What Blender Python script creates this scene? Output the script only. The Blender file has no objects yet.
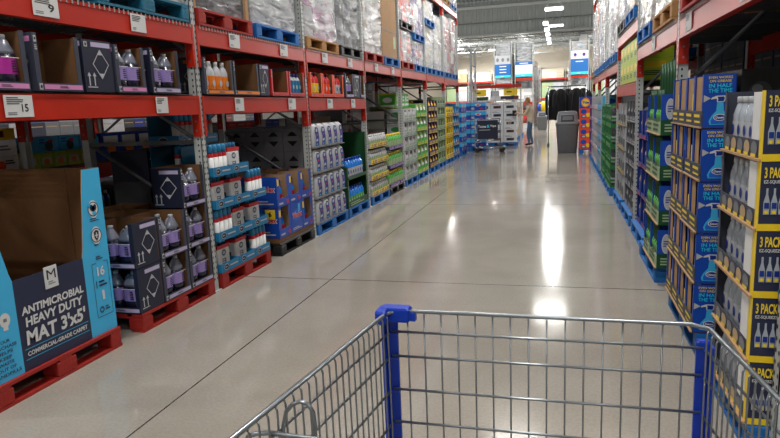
import bpy, math, random
from mathutils import Vector, Matrix, noise
rnd = random.Random(7)
DEBUG = False
SC = bpy.context.scene
COL = SC.collection
PI = math.pi
XL = -3.01      # aisle face of the left racks
XR = 0.80       # aisle face of the goods in the right racks
SHIFT = {'L': (XL, PI / 2), 'R': (XR, -PI / 2)}

# ------------------------------------------------------------------ materials
def lin(c):
    return tuple(((v / 12.92) if v <= 0.04045 else ((v + 0.055) / 1.055) ** 2.4) for v in c)
def hexc(h):
    return lin(tuple(int(h[i:i + 2], 16) / 255 for i in (0, 2, 4)))
MATS = {}
def mat(name, h='808080', rough=0.55, metal=0.0, var=0.06, bump=0.0, bscale=40.0, emit=0.0, coat=0.0, alpha=1.0, scale=9.0, trans=0.0):
    if name in MATS:
        return MATS[name]
    m = bpy.data.materials.new(name); m.use_nodes = True
    nt = m.node_tree; N = nt.nodes; L = nt.links
    b = N['Principled BSDF']
    c = hexc(h)
    b.inputs['Roughness'].default_value = rough
    b.inputs['Metallic'].default_value = metal
    b.inputs['Coat Weight'].default_value = coat
    b.inputs['Alpha'].default_value = alpha
    b.inputs['Transmission Weight'].default_value = trans
    b.inputs['Base Color'].default_value = (*c, 1)
    if var > 0:
        tc = N.new('ShaderNodeTexCoord'); nz = N.new('ShaderNodeTexNoise')
        nz.inputs['Scale'].default_value = scale; nz.inputs['Detail'].default_value = 3
        L.new(tc.outputs['Object'], nz.inputs['Vector'])
        mx = N.new('ShaderNodeMix'); mx.data_type = 'RGBA'
        mx.inputs[6].default_value = (*[v * (1 - 2.2 * var) for v in c], 1)
        mx.inputs[7].default_value = (*[min(1, v * (1 + 2.2 * var)) for v in c], 1)
        L.new(nz.outputs['Fac'], mx.inputs[0]); L.new(mx.outputs[2], b.inputs['Base Color'])
    if bump > 0:
        tc2 = N.new('ShaderNodeTexCoord'); n2 = N.new('ShaderNodeTexNoise'); bp = N.new('ShaderNodeBump')
        n2.inputs['Scale'].default_value = bscale; bp.inputs['Strength'].default_value = bump
        bp.inputs['Distance'].default_value = 0.02
        L.new(tc2.outputs['Object'], n2.inputs['Vector']); L.new(n2.outputs['Fac'], bp.inputs['Height'])
        L.new(bp.outputs['Normal'], b.inputs['Normal'])
    if emit > 0:
        b.inputs['Emission Color'].default_value = (*c, 1); b.inputs['Emission Strength'].default_value = emit
    MATS[name] = m
    return m

M = {}
def defm(key, *a, **k):
    M[key] = mat(key, *a, **k)
defm('red_steel', 'b8220a', 0.38, 0, 0.1, scale=5)
defm('rack_gray', 'bfc4c4', 0.42, 0.1, 0.06)
defm('rack_dark', '3c3f42', 0.5, 0.2, 0.07)
defm('hole', '14161a', 0.8, 0, 0)
defm('wire_white', 'a8abaa', 0.4, 0.2, 0.03)
defm('wire_shaded', '55585a', 0.5, 0.2, 0.03)  # same wire as the teeth, shade under the shelves put into its colour
defm('brace', '6a6e71', 0.5, 0.2, 0.05)
defm('steel', '8f959b', 0.3, 0.8, 0.03)
defm('chrome', 'b9c0c6', 0.2, 0.9, 0.02)
defm('cart_blue', '0038b4', 0.35, 0, 0.04)
defm('cardboard', '74502f', 0.8, 0, 0.07, bump=0.1, bscale=20)
defm('cardboard_pale', 'b08d68', 0.8, 0, 0.07, bump=0.1, bscale=20)
defm('cardboard_gray', '8a8b90', 0.75, 0, 0.05)
defm('white', 'e6e7e8', 0.45, 0, 0.03)
defm('paper', 'd4d6d8', 0.6, 0, 0.03)
defm('dimwhite', 'b9bcc2', 0.5, 0, 0.05)
defm('ink', '15161c', 0.5, 0, 0)
defm('black', '101114', 0.5, 0, 0.05)
defm('blackplastic', '17181b', 0.35, 0, 0.04)
defm('navy', '252b49', 0.5, 0, 0.04)
defm('navy_dark', '1b2038', 0.5, 0, 0.04)
defm('slate', '3b3f50', 0.5, 0, 0.05)
defm('lilac', '9a86c8', 0.45, 0, 0.04)
defm('lilac_pale', 'b9b0d2', 0.5, 0, 0.04)
defm('magenta', 'b3279a', 0.45, 0, 0.04)
defm('pink', 'd58ac0', 0.5, 0, 0.04)
defm('orange', 'ee8420', 0.45, 0, 0.04)
defm('orange_red', 'f0501a', 0.45, 0, 0.04)
defm('yellow', 'f2cf24', 0.45, 0, 0.04)
defm('yellow_print', 'f4d63c', 0.5, 0, 0.02)
defm('lime', 'b5cc2e', 0.5, 0, 0.06)
defm('green', '1c7a36', 0.45, 0, 0.05)
defm('green_dark', '0d4a26', 0.5, 0, 0.05)
defm('green_bright', '4fae45', 0.45, 0, 0.05)
defm('green_pale', '9db58a', 0.5, 0, 0.05)
defm('teal', '167aac', 0.5, 0, 0.05)
defm('teal_dark', '0e5f80', 0.5, 0, 0.05)
defm('sky', '3fb4e8', 0.5, 0, 0.03)
defm('cyan', '30d0f4', 0.5, 0, 0.03)
defm('blue', '0e48b0', 0.45, 0, 0.05)
defm('blue_bright', '2068d4', 0.45, 0, 0.05)
defm('blue_deep', '0d2f8c', 0.5, 0, 0.05)
defm('blue_sign', '1a68b4', 0.5, 0, 0.02)
defm('pallet_blue', '1569b4', 0.62, 0, 0.14, bump=0.2)
defm('pallet_red', '9c2018', 0.62, 0, 0.14, bump=0.2)
defm('pallet_wood', 'b08452', 0.75, 0, 0.12, bump=0.2)
defm('pallet_teal', '0e6684', 0.65, 0, 0.14, bump=0.2)
defm('pallet_black', '1b1c1f', 0.5, 0, 0.05)
defm('red', 'c8202a', 0.45, 0, 0.04)
defm('maroon', '6e1c24', 0.5, 0, 0.04)
defm('purple', '5a2d8c', 0.45, 0, 0.05)
defm('plum', '3d2348', 0.45, 0, 0.05)
defm('liquid_dark', '1a1b30', 0.22, 0, 0.05, coat=0.4)
defm('liquid_violet', '4a3f78', 0.22, 0, 0.05, coat=0.4)
defm('clear_plastic', 'aab4bf', 0.25, 0, 0.06, coat=0.3)
defm('smoke_plastic', '727686', 0.25, 0, 0.06, coat=0.3)
defm('blue_liquid', '1f7fe0', 0.2, 0, 0.05, coat=0.4)
defm('gray_mid', '75787e', 0.5, 0, 0.05)
defm('gray_dark', '3b3d42', 0.55, 0, 0.06)
defm('gray_can', '6a6e73', 0.5, 0, 0.05)
defm('tan', 'b99f7c', 0.6, 0, 0.08)
defm('cream', 'd8cfb8', 0.6, 0, 0.05)
defm('skin', 'c08a6c', 0.5, 0, 0.03)
defm('hair', '9a7a4c', 0.7, 0, 0.1)
defm('sweater', 'cfc0a8', 0.85, 0, 0.05, bump=0.3, bscale=60)
defm('jeans', '4f6c8c', 0.8, 0, 0.08, bump=0.2, bscale=60)
defm('cloth_black', '15161b', 0.85, 0, 0.08, bump=0.5, bscale=12)
defm('rubber', '1a1a1a', 0.7, 0, 0.02)
defm('lamp_glow', 'ffffff', 0.5, 0, 0, emit=7.0)
defm('truss', 'a9adad', 0.5, 0.1, 0.04)

def film_mat(name, tint, op):
    m = bpy.data.materials.new(name); m.use_nodes = True
    nt = m.node_tree; N = nt.nodes; L = nt.links
    b = N['Principled BSDF']; out = N['Material Output']
    b.inputs['Base Color'].default_value = (*hexc(tint), 1); b.inputs['Roughness'].default_value = 0.22
    b.inputs['Specular IOR Level'].default_value = 0.8
    tc = N.new('ShaderNodeTexCoord'); mp = N.new('ShaderNodeMapping'); mp.inputs['Scale'].default_value = (1.2, 1.2, 5)
    mp.inputs['Rotation'].default_value = (0.6, 0.5, 0)
    nz = N.new('ShaderNodeTexNoise'); nz.inputs['Scale'].default_value = 1.8; nz.inputs['Detail'].default_value = 3.5; nz.inputs['Distortion'].default_value = 1.2
    bp = N.new('ShaderNodeBump'); bp.inputs['Strength'].default_value = 0.9; bp.inputs['Distance'].default_value = 0.05
    L.new(tc.outputs['Object'], mp.inputs['Vector']); L.new(mp.outputs['Vector'], nz.inputs['Vector'])
    L.new(nz.outputs['Fac'], bp.inputs['Height']); L.new(bp.outputs['Normal'], b.inputs['Normal'])
    mr = N.new('ShaderNodeMapRange'); mr.inputs['From Min'].default_value = 0.3; mr.inputs['From Max'].default_value = 0.7
    mr.inputs['To Min'].default_value = max(0, op - 0.3); mr.inputs['To Max'].default_value = min(1, op + 0.3)
    L.new(nz.outputs['Fac'], mr.inputs['Value'])
    tr = N.new('ShaderNodeBsdfTransparent'); mx = N.new('ShaderNodeMixShader')
    L.new(mr.outputs['Result'], mx.inputs['Fac']); L.new(tr.outputs[0], mx.inputs[1]); L.new(b.outputs[0], mx.inputs[2])
    L.new(mx.outputs[0], out.inputs['Surface'])
    return m
M['film'] = film_mat('film', 'c9cdd2', 0.55)
M['film_thin'] = film_mat('film_thin', 'd5d9de', 0.3)

def floor_mat():
    m = bpy.data.materials.new('polished_concrete'); m.use_nodes = True
    nt = m.node_tree; N = nt.nodes; L = nt.links; b = N['Principled BSDF']
    tc = N.new('ShaderNodeTexCoord')
    n1 = N.new('ShaderNodeTexNoise'); n1.inputs['Scale'].default_value = 0.55; n1.inputs['Detail'].default_value = 8; n1.inputs['Roughness'].default_value = 0.6
    n2 = N.new('ShaderNodeTexNoise'); n2.inputs['Scale'].default_value = 60; n2.inputs['Detail'].default_value = 3
    L.new(tc.outputs['Object'], n1.inputs['Vector']); L.new(tc.outputs['Object'], n2.inputs['Vector'])
    r1 = N.new('ShaderNodeValToRGB'); r1.color_ramp.elements[0].position = 0.3; r1.color_ramp.elements[1].position = 0.72
    r1.color_ramp.elements[0].color = (*hexc('979087'), 1); r1.color_ramp.elements[1].color = (*hexc('b2aca2'), 1)
    L.new(n1.outputs['Fac'], r1.inputs['Fac'])
    r2 = N.new('ShaderNodeValToRGB'); r2.color_ramp.elements[0].position = 0.35; r2.color_ramp.elements[1].position = 0.6
    r2.color_ramp.elements[0].color = (0.88, 0.88, 0.88, 1); r2.color_ramp.elements[1].color = (1, 1, 1, 1)
    L.new(n2.outputs['Fac'], r2.inputs['Fac'])
    mu = N.new('ShaderNodeMix'); mu.data_type = 'RGBA'; mu.blend_type = 'MULTIPLY'; mu.inputs[0].default_value = 1
    L.new(r1.outputs['Color'], mu.inputs[6]); L.new(r2.outputs['Color'], mu.inputs[7])
    # sawn control joints
    sx = N.new('ShaderNodeSeparateXYZ'); L.new(tc.outputs['Object'], sx.inputs[0])
    def joint(sock, off, per, w):
        a = N.new('ShaderNodeMath'); a.operation = 'SUBTRACT'; L.new(sock, a.inputs[0]); a.inputs[1].default_value = off
        p = N.new('ShaderNodeMath'); p.operation = 'PINGPONG'; L.new(a.outputs[0], p.inputs[0]); p.inputs[1].default_value = per / 2
        c = N.new('ShaderNodeMath'); c.operation = 'LESS_THAN'; L.new(p.outputs[0], c.inputs[0]); c.inputs[1].default_value = w
        return c.outputs[0]
    jx = joint(sx.outputs[0], -2.11, 4.6, 0.0055); jy = joint(sx.outputs[1], 5.47, 4.6, 0.007)
    mxx = N.new('ShaderNodeMath'); mxx.operation = 'MAXIMUM'; L.new(jx, mxx.inputs[0]); L.new(jy, mxx.inputs[1])
    m3 = N.new('ShaderNodeMix'); m3.data_type = 'RGBA'; L.new(mxx.outputs[0], m3.inputs[0])
    L.new(mu.outputs[2], m3.inputs[6]); m3.inputs[7].default_value = (*hexc('3e3a36'), 1)
    L.new(m3.outputs[2], b.inputs['Base Color'])
    rr = N.new('ShaderNodeMapRange'); rr.inputs['To Min'].default_value = 0.06; rr.inputs['To Max'].default_value = 0.16
    L.new(n1.outputs['Fac'], rr.inputs['Value']); L.new(rr.outputs['Result'], b.inputs['Roughness'])
    b.inputs['Specular IOR Level'].default_value = 0.4
    bp = N.new('ShaderNodeBump'); bp.inputs['Strength'].default_value = 0.03; bp.inputs['Distance'].default_value = 0.01
    n3 = N.new('ShaderNodeTexNoise'); n3.inputs['Scale'].default_value = 3.0
    L.new(tc.outputs['Object'], n3.inputs['Vector']); L.new(n3.outputs['Fac'], bp.inputs['Height']); L.new(bp.outputs['Normal'], b.inputs['Normal'])
    return m
M['floor'] = floor_mat()
defm('deck', '8d9290', 0.5, 0.1, 0.05)
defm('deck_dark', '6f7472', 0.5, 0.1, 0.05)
defm('wall_cream', 'cfc6b6', 0.7, 0, 0.04, scale=1)
defm('wall_gray', 'a9aaa6', 0.7, 0, 0.04, scale=1)

# ------------------------------------------------------------------ mesh builder
TXT = {}
def text_geo(s, bold):
    k = (s, bold)
    if k in TXT: return TXT[k]
    cu = bpy.data.curves.new('t', 'FONT'); cu.body = s; cu.size = 1.0; cu.offset = bold; cu.resolution_u = 3
    cu.align_x = 'CENTER'; cu.fill_mode = 'FRONT'
    ob = bpy.data.objects.new('t', cu); COL.objects.link(ob)
    dg = bpy.context.evaluated_depsgraph_get(); me = bpy.data.meshes.new_from_object(ob.evaluated_get(dg))
    vs = [tuple(v.co[:2]) for v in me.vertices]; fs = [tuple(p.vertices) for p in me.polygons]
    COL.objects.unlink(ob); bpy.data.objects.remove(ob); bpy.data.curves.remove(cu); bpy.data.meshes.remove(me)
    if vs:
        y0 = min(v[1] for v in vs); y1 = max(v[1] for v in vs); x0 = min(v[0] for v in vs); x1 = max(v[0] for v in vs)
        cx = (x0 + x1) / 2; h = (y1 - y0) or 1
        vs = [((x - cx) / h, (y - y0) / h) for x, y in vs]; w = (x1 - x0) / h
    else: w = 1
    TXT[k] = (vs, fs, w)
    return TXT[k]

class MB:
    def __init__(s): s.v = []; s.f = []; s.mi = []; s.ms = []; s.sm = []
    def m(s, key):
        if key not in s.ms: s.ms.append(key)
        return s.ms.index(key)
    def face(s, pts, key, smooth=False):
        b = len(s.v); s.v += [tuple(p) for p in pts]; s.f.append(tuple(range(b, b + len(pts)))); s.mi.append(s.m(key)); s.sm.append(smooth)
    def box(s, x0, y0, z0, x1, y1, z1, key, sides=None, T=None):
        b = len(s.v)
        p = [(x0, y0, z0), (x1, y0, z0), (x1, y1, z0), (x0, y1, z0), (x0, y0, z1), (x1, y0, z1), (x1, y1, z1), (x0, y1, z1)]
        if T is not None: p = [tuple(T @ Vector(q)) for q in p]
        s.v += p
        for f in ((0, 3, 2, 1), (4, 5, 6, 7), (0, 1, 5, 4), (1, 2, 6, 5), (2, 3, 7, 6), (3, 0, 4, 7)):
            s.f.append(tuple(b + i for i in f)); s.mi.append(s.m(key)); s.sm.append(False)
        return s
    def rbox(s, x0, y0, z0, x1, y1, z1, key, r=0.01):   # box with chamfered vertical edges and top
        n = [(x0 + r, y0), (x1 - r, y0), (x1, y0 + r), (x1, y1 - r), (x1 - r, y1), (x0 + r, y1), (x0, y1 - r), (x0, y0 + r)]
        cx, cy = (x0 + x1) / 2, (y0 + y1) / 2
        def ring(z, k): return [(cx + (x - cx) * k, cy + (y - cy) * k, z) for x, y in n]
        k = 1 - r / max(x1 - x0, y1 - y0) * 1.5
        rs = [ring(z0, k), ring(z0 + r, 1), ring(z1 - r, 1), ring(z1, k)]
        s.loft_rings(rs, key, smooth=False)
        return s
    def loft_rings(s, rs, key, cap=True, smooth=True, close=True):
        b = len(s.v); n = len(rs[0])
        for r in rs: s.v += [tuple(p) for p in r]
        k = s.m(key)
        for i in range(len(rs) - 1):
            for j in range(n if close else n - 1):
                a = b + i * n + j; c = b + i * n + (j + 1) % n
                s.f.append((a, c, c + n, a + n)); s.mi.append(k); s.sm.append(smooth)
        if cap:
            s.f.append(tuple(b + j for j in reversed(range(n)))); s.mi.append(k); s.sm.append(False)
            s.f.append(tuple(b + (len(rs) - 1) * n + j for j in range(n))); s.mi.append(k); s.sm.append(False)
        return s
    def sect(s, prof, key, cx=0, cy=0, n=14, p=2.6, cap=True):   # profile rows: (z, rx, ry[, xo, yo])
        rs = []
        for row in prof:
            z, rx, ry = row[:3]; xo = row[3] if len(row) > 3 else 0; yo = row[4] if len(row) > 4 else 0
            r = []
            for i in range(n):
                a = 2 * PI * (i + 0.5) / n; c, q = math.cos(a), math.sin(a)
                r.append((cx + xo + rx * abs(c) ** (2 / p) * (1 if c >= 0 else -1), cy + yo + ry * abs(q) ** (2 / p) * (1 if q >= 0 else -1), z))
            rs.append(r)
        return s.loft_rings(rs, key, cap)
    def lathe(s, prof, key, cx=0, cy=0, n=12, cap=True): return s.sect([(z, r, r) for z, r in prof], key, cx, cy, n, 2, cap)
    def tube(s, pts, r, key, n=6, cap=True):
        pts = [Vector(p) for p in pts]; rs = []; up = None
        for i, p in enumerate(pts):
            d = (pts[min(i + 1, len(pts) - 1)] - pts[max(i - 1, 0)]).normalized()
            if up is None:
                up = Vector((0, 0, 1)) if abs(d.z) < 0.9 else Vector((1, 0, 0))
            a = d.cross(up).normalized(); bq = a.cross(d).normalized(); up = bq
            rr = r[i] if isinstance(r, (list, tuple)) else r
            rs.append([p + rr * (math.cos(2 * PI * k / n) * a + math.sin(2 * PI * k / n) * bq) for k in range(n)])
        return s.loft_rings(rs, key, cap)
    def bar(s, a, b, r, key, n=5): return s.tube([a, b], r, key, n)
    # flat print on a surface. fr = (origin, u, v, n)
    def P(s, fr, u, v, e=0.0015):
        o, a, b, n = fr
        return tuple(o[i] + a[i] * u + b[i] * v + n[i] * e for i in range(3))
    def panel(s, fr, u0, v0, u1, v1, key, e=0.0015):
        s.face([s.P(fr, u0, v0, e), s.P(fr, u1, v0, e), s.P(fr, u1, v1, e), s.P(fr, u0, v1, e)], key)
    def poly(s, fr, pts, key, e=0.0015): s.face([s.P(fr, u, v, e) for u, v in pts], key)
    def disc(s, fr, u, v, ru, rv, key, e=0.002, n=20):
        s.poly(fr, [(u + ru * math.cos(2 * PI * i / n), v + rv * math.sin(2 * PI * i / n)) for i in range(n)], key, e)
    def ring(s, fr, u, v, r, w, key, e=0.003, n=20):
        for i in range(n):
            a, b = 2 * PI * i / n, 2 * PI * (i + 1) / n
            s.poly(fr, [(u + r * math.cos(a), v + r * math.sin(a)), (u + r * math.cos(b), v + r * math.sin(b)), (u + (r - w) * math.cos(b), v + (r - w) * math.sin(b)), (u + (r - w) * math.cos(a), v + (r - w) * math.sin(a))], key, e)
    def text(s, fr, t, u, v, h, key, fitw=None, bold=0.0, e=0.003, shear=0.0, align='C'):
        vs, fs, w = text_geo(t, bold)
        kx = h
        if fitw: kx = fitw / w
        off = 0 if align == 'C' else (w * kx / 2 if align == 'L' else -w * kx / 2)
        b = len(s.v); s.v += [s.P(fr, u + off + x * kx + y * h * shear, v + y * h, e) for x, y in vs]
        k = s.m(key)
        for f in fs: s.f.append(tuple(b + i for i in f)); s.mi.append(k); s.sm.append(False)
    def lines(s, fr, u0, v0, u1, v1, n, key, seed=1, e=0.003):   # unreadable small print as short bars
        r = random.Random(seed); h = (v1 - v0) / n
        for i in range(n):
            s.panel(fr, u0, v1 - (i + 0.7) * h, u0 + (u1 - u0) * r.uniform(0.6, 1), v1 - (i + 0.2) * h, key, e)
    def build(s, name, parent=None, loc=(0, 0, 0), rz=0):
        me = bpy.data.meshes.new(name); me.from_pydata(s.v, [], s.f)
        for k in s.ms: me.materials.append(M[k])
        me.polygons.foreach_set('material_index', s.mi); me.polygons.foreach_set('use_smooth', s.sm); me.update()
        o = bpy.data.objects.new(name, me); COL.objects.link(o)
        o.parent = parent; o.location = loc; o.rotation_euler = (0, 0, rz)
        return o

def F(x0, y0, z0, side='f', y1=None):
    # frames of a box: f = front (-y), l = the -x side, r = the +x side, t = top, b = back
    if side == 'f': return ((x0, y0, z0), (1, 0, 0), (0, 0, 1), (0, -1, 0))
    if side == 'l': return ((x0, y1, z0), (0, -1, 0), (0, 0, 1), (-1, 0, 0))
    if side == 'r': return ((x0, y0, z0), (0, 1, 0), (0, 0, 1), (1, 0, 0))
    if side == 't': return ((x0, y0, z0), (1, 0, 0), (0, 1, 0), (0, 0, 1))
def tag(o, label, cat, group=None, kind=None):
    if DEBUG and len(label.split()) > 16: print('LONG', len(label.split()), label)
    o['label'] = label; o['category'] = cat
    if group: o['group'] = group
    if kind: o['kind'] = kind
    return o
def empty(name):
    o = bpy.data.objects.new(name, None); COL.objects.link(o); o.empty_display_size = 0.1
    return o
def struct(o): o['kind'] = 'structure'; return o
def copy_tree(o, parent=None):
    c = o.copy(); COL.objects.link(c); c.parent = parent
    for ch in KIDS.get(o, ()): copy_tree(ch, c)
    return c
KIDS = {}
PROTO = {}
LABELS = {}
def put(maker, args, loc, rz, label, cat, group=None, kw=None):
    """place one thing: the first of a kind is the built one, the others are copies"""
    key = (maker.__name__, args, tuple(sorted((kw or {}).items())))
    if key not in PROTO:
        o = maker(*args, **(kw or {})); PROTO[key] = o
        def reg(q):
            ks = [c for c in NEWKIDS if c.parent == q]
            KIDS[q] = ks
            for c in ks: reg(c)
        global NEWKIDS
        NEWKIDS = [x for x in COL.objects if x.parent is not None and x.name not in SEEN]
        reg(o)
        for x in NEWKIDS: SEEN.add(x.name)
        for x in NEWKIDS: pass
    else:
        o = copy_tree(PROTO[key])
        for k in ('group', 'kind'):
            if k in o: del o[k]
    o.location = loc; o.rotation_euler = (0, 0, rz)
    tag(o, label, cat, group)
    return o
SEEN = set(); NEWKIDS = []
def at(side, y, z, off=0.0, turn=0.0):
    """a spot on the racks: aisle face + depth offset -> (location, rotation)"""
    x, r = SHIFT[side]
    return ((x - off if side == 'L' else x + off, y, z), r + turn)
TH = ['bottom', 'second', 'third', 'fourth', 'fifth', 'sixth', 'seventh', 'eighth', 'ninth', 'tenth']
OR = ['first'] + TH[1:]
def nf(i, n):
    return ('near one', 'far one')[i] if n == 2 else ('nearest', 'second nearest', 'third nearest', 'fourth nearest', 'fifth nearest', 'sixth nearest', 'seventh nearest')[i] + ' one' if i < n - 1 or n == 1 else 'farthest one'
def tierword(i, n):
    if i == n - 1: return 'topmost'
    return TH[i]
def colword(i, n):
    if n == 1: return ''
    if i == 0: return 'nearest the shopping cart'
    if i == n - 1: return 'farthest from the shopping cart'
    if n == 3: return 'middle column'
    return TH[i] + ' column from the near end'
# ------------------------------------------------------------------ makers: shelving
def make_upright(h, zs=(.2, .62, 1.35, 2.1, 3.0, 3.9, 4.8)):
    t = empty('rack_upright')
    for k, y0 in enumerate((0.0, 1.17)):
        mb = MB(); w = 0.075
        mb.box(-w / 2, y0, 0.012, w / 2, y0 + 0.006, h, 'rack_gray')
        mb.box(-w / 2, y0, 0.012, -w / 2 + 0.006, y0 + 0.075, h, 'rack_gray'); mb.box(w / 2 - 0.006, y0, 0.012, w / 2, y0 + 0.075, h, 'rack_gray')
        mb.box(-w / 2 + 0.006, y0 + 0.06, 0.012, w / 2 - 0.006, y0 + 0.066, h, 'rack_gray')
        if k == 0:
            z = 0.12
            while z < h:
                for fr, us in ((F(-w / 2, 0, 0), (0.018, w - 0.018)), (F(-w / 2, 0, 0, 'l', 0.075), (0.045,)), (F(w / 2, 0, 0, 'r'), (0.03,))):
                    for u in us: mb.disc(fr, u, z, 0.0075, 0.011, 'hole', 0.0012, 8)
                z += 0.0508 if z < 4 else 0.1
        o = mb.build('post', t)
        mb = MB(); mb.box(-0.055, y0 - 0.02, 0, 0.055, y0 + 0.1, 0.012, 'rack_gray'); mb.build('foot_plate', t)
    for i, z in enumerate(zs):
        if z > h: break
        mb = MB(); mb.box(-0.02, 0.075, z, 0.02, 1.17, z + 0.035, 'brace'); mb.build('horizontal_brace', t)
        if i + 1 < len(zs) and zs[i + 1] <= h:
            z1 = zs[i + 1]; a, b = (0.08, 1.16)
            mb = MB(); mb.bar((0, a, z + 0.04), (0, b, z1), 0.018, 'brace', 4); mb.build('diagonal_brace', t)
    return t

def make_beam(length):
    t = empty('rack_beam'); L2 = length / 2
    mb = MB(); mb.box(-L2, -0.02, 0, L2, 0.03, 0.155, 'red_steel'); mb.box(-L2, -0.024, 0.0, L2, -0.02, 0.022, 'red_steel'); mb.box(-L2, -0.024, 0.133, L2, -0.02, 0.155, 'red_steel')
    mb.build('beam', t)
    for s in (-1, 1):
        mb = MB(); x = s * (L2 + 0.011)
        mb.box(x - 0.014, -0.022, -0.19, x + 0.014, -0.014, 0.16, 'red_steel')
        xx = s * (L2 + 0.0)
        mb.box(min(xx, xx - s * 0.005), -0.022, -0.19, max(xx, xx - s * 0.005), 0.05, 0.16, 'red_steel')
        for z in (-0.14, -0.06):
            mb.disc(F(x - 0.014, -0.022, 0), 0.014, z, 0.005, 0.007, 'hole', 0.001, 8)
            mb.disc(F(min(xx, xx - s * 0.005), -0.022, 0, 'l', 0.05) if s > 0 else F(xx + 0.005, -0.022, 0, 'r'), 0.035, z, 0.009, 0.009, 'steel', 0.002, 8)
        mb.build('beam_connector', t)
    return t

def make_deck(length, teeth=True):
    t = empty('wire_deck'); L2 = length / 2 - 0.02
    mb = MB(); n = int(length / 0.05)
    for i in range(n + 1):
        x = -L2 + i * 2 * L2 / n
        mb.box(x - 0.0025, -0.025 if teeth else 0.01, 0.0, x + 0.0025, 1.22, 0.005, 'wire_shaded'); teeth and mb.box(x - 0.0035, -0.03, -0.028, x + 0.0035, -0.024, 0.005, 'wire_white')
    for k in range(10): mb.box(-L2, 0.01 + k * 0.13, 0.005, L2, 0.015 + k * 0.13, 0.01, 'wire_shaded')
    mb.build('wire_mesh', t)
    for x in (-L2 * 0.7, 0, L2 * 0.7):
        mb = MB(); mb.box(x - 0.02, 0.02, -0.035, x + 0.02, 1.18, 0.0, 'wire_shaded'); mb.build('support_channel', t)
    return t

def make_tag(w, digits, seed):
    t = empty('price_sign'); mb = MB(); mb.box(-w / 2, -0.004, 0, w / 2, 0, 0.125, 'paper'); mb.build('card', t)
    fr = F(-w / 2, -0.004, 0); mb = MB()
    mb.lines(fr, w * 0.08, 0.07, w * 0.7, 0.115, 4, 'gray_dark', seed, 0.001)
    if digits: mb.text(fr, digits, w * 0.7, 0.03, 0.045, 'ink', fitw=w * 0.12 * max(2, len(digits)), bold=0.02, e=0.001)
    mb.lines(fr, w * 0.08, 0.01, w * 0.4, 0.03, 2, 'gray_mid', seed + 1, 0.001)
    mb.build('print', t)
    return t

def make_pallet(color, w=1.02, d=1.2):
    t = empty('pallet'); L2 = w / 2; key = 'pallet_' + color
    if color == 'black':
        mb = MB(); mb.rbox(-L2, 0, 0.115, L2, d, 0.145, key, 0.012); mb.build('top_deck', t)
        for y in (0.0, d / 2 - 0.06, d - 0.12):
            mb = MB(); mb.rbox(-L2, y, 0, L2, y + 0.12, 0.02, key, 0.006); mb.build('bottom_runner', t)
        for x in (-L2, -0.07, L2 - 0.14):
            for y in (0.0, d / 2 - 0.06, d - 0.12):
                mb = MB(); mb.rbox(x, y, 0.02, x + 0.14, y + 0.12, 0.115, key, 0.012); mb.build('block', t)
        return t
    mb = MB(); r = random.Random(len(color))
    n = 9
    for i in range(n):
        y = i * (d - 0.09) / (n - 1); mb.box(-L2, y, 0.122 - r.random() * 0.002, L2, y + 0.09 + r.random() * 0.01, 0.142, key)
    for x in (-L2, -0.05, L2 - 0.1): mb.box(x, 0, 0.108, x + 0.1, d, 0.1225, key)
    mb.build('top_deck', t)
    for x in (-L2, -0.05, L2 - 0.1):
        for y in (0.0, d / 2 - 0.06, d - 0.12):
            mb = MB(); mb.rbox(x - (0.02 if x == -0.05 else 0), y, 0.018, x + 0.12 + (0.02 if x == -0.05 else 0) - (0.02 if x > 0.1 else 0), y + 0.13 if y < 1 else y + 0.12, 0.108, key, 0.006); mb.build('block', t)
    mb = MB()
    for y in (0.0, d / 2 - 0.05, d - 0.1): mb.box(-L2, y, 0.0, L2, y + 0.1, 0.018, key)
    mb.build('bottom_deck', t)
    return t

# ------------------------------------------------------------------ makers: bottles and packs
def make_jug(lab, body='liquid_dark', top='smoke_plastic', h=0.308, w=0.072, d=0.058):
    t = empty('cleaner_jug')
    mb = MB(); mb.sect([(0, w * .9, d * .9), (0.01, w, d), (h * .64, w, d)], body, cap=True)
    mb.sect([(h * .64, w, d), (h * .7, w * .96, d * .96), (h * .8, w * .66, d * .72, 0.004), (h * .9, w * .36, d * .45, 0.012), (h * .93, 0.018, 0.018, 0.014)], top, cap=True)
    mb.build('bottle_body', t)
    mb = MB(); mb.sect([(h * .27, w * 1.015, d * 1.02), (h * .58, w * 1.015, d * 1.02)], lab, cap=False); mb.lines(F(-w * .7, -d * 1.03, h * .2), 0.055, 0.03, 0.095, 0.1, 5, 'navy_dark', 3, 0.0)
    mb.panel(F(-w, -d * 1.03, 0), 0.01, h * .565, 2 * w - 0.01, h * .58, 'white', 0)
    mb.build('label_wrap', t)
    mb = MB(); mb.lathe([(h * .92, 0.021), (h * .99, 0.021), (h, 0.018)], 'dimwhite', 0.014, 0, 12); mb.build('cap', t)
    mb = MB(); mb.tube([(0.01, 0, h * .88), (-0.028, 0, h * .9), (-0.055, 0, h * .82), (-0.062, 0, h * .68)], 0.010, top, 7); mb.build('handle', t)
    return t

def make_spray(body, lab, trig, h=0.27, r=0.035):
    t = empty('spray_bottle'); mb = MB()
    mb.sect([(0, r * .9, r * .75), (0.008, r, r * .8), (h * .45, r, r * .8), (h * .62, r * .7, r * .6), (h * .72, r * .38, r * .38), (h * .8, r * .36, r * .36)], body, n=14); mb.build('bottle_body', t)
    mb = MB(); mb.sect([(h * .1, r * 1.02, r * .83), (h * .44, r * 1.02, r * .83)], lab, cap=False, n=14); mb.build('label_wrap', t)
    mb = MB(); mb.lathe([(h * .78, r * .45), (h * .85, r * .42)], trig); mb.box(-r * 1.1, -0.011, h * .85, r * .7, 0.011, h, trig)
    mb.tube([(-r * .7, 0, h * .88), (-r * .95, 0, h * .78), (-r * .75, 0, h * .66)], 0.006, trig, 5); mb.build('trigger_head', t)
    return t

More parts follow.
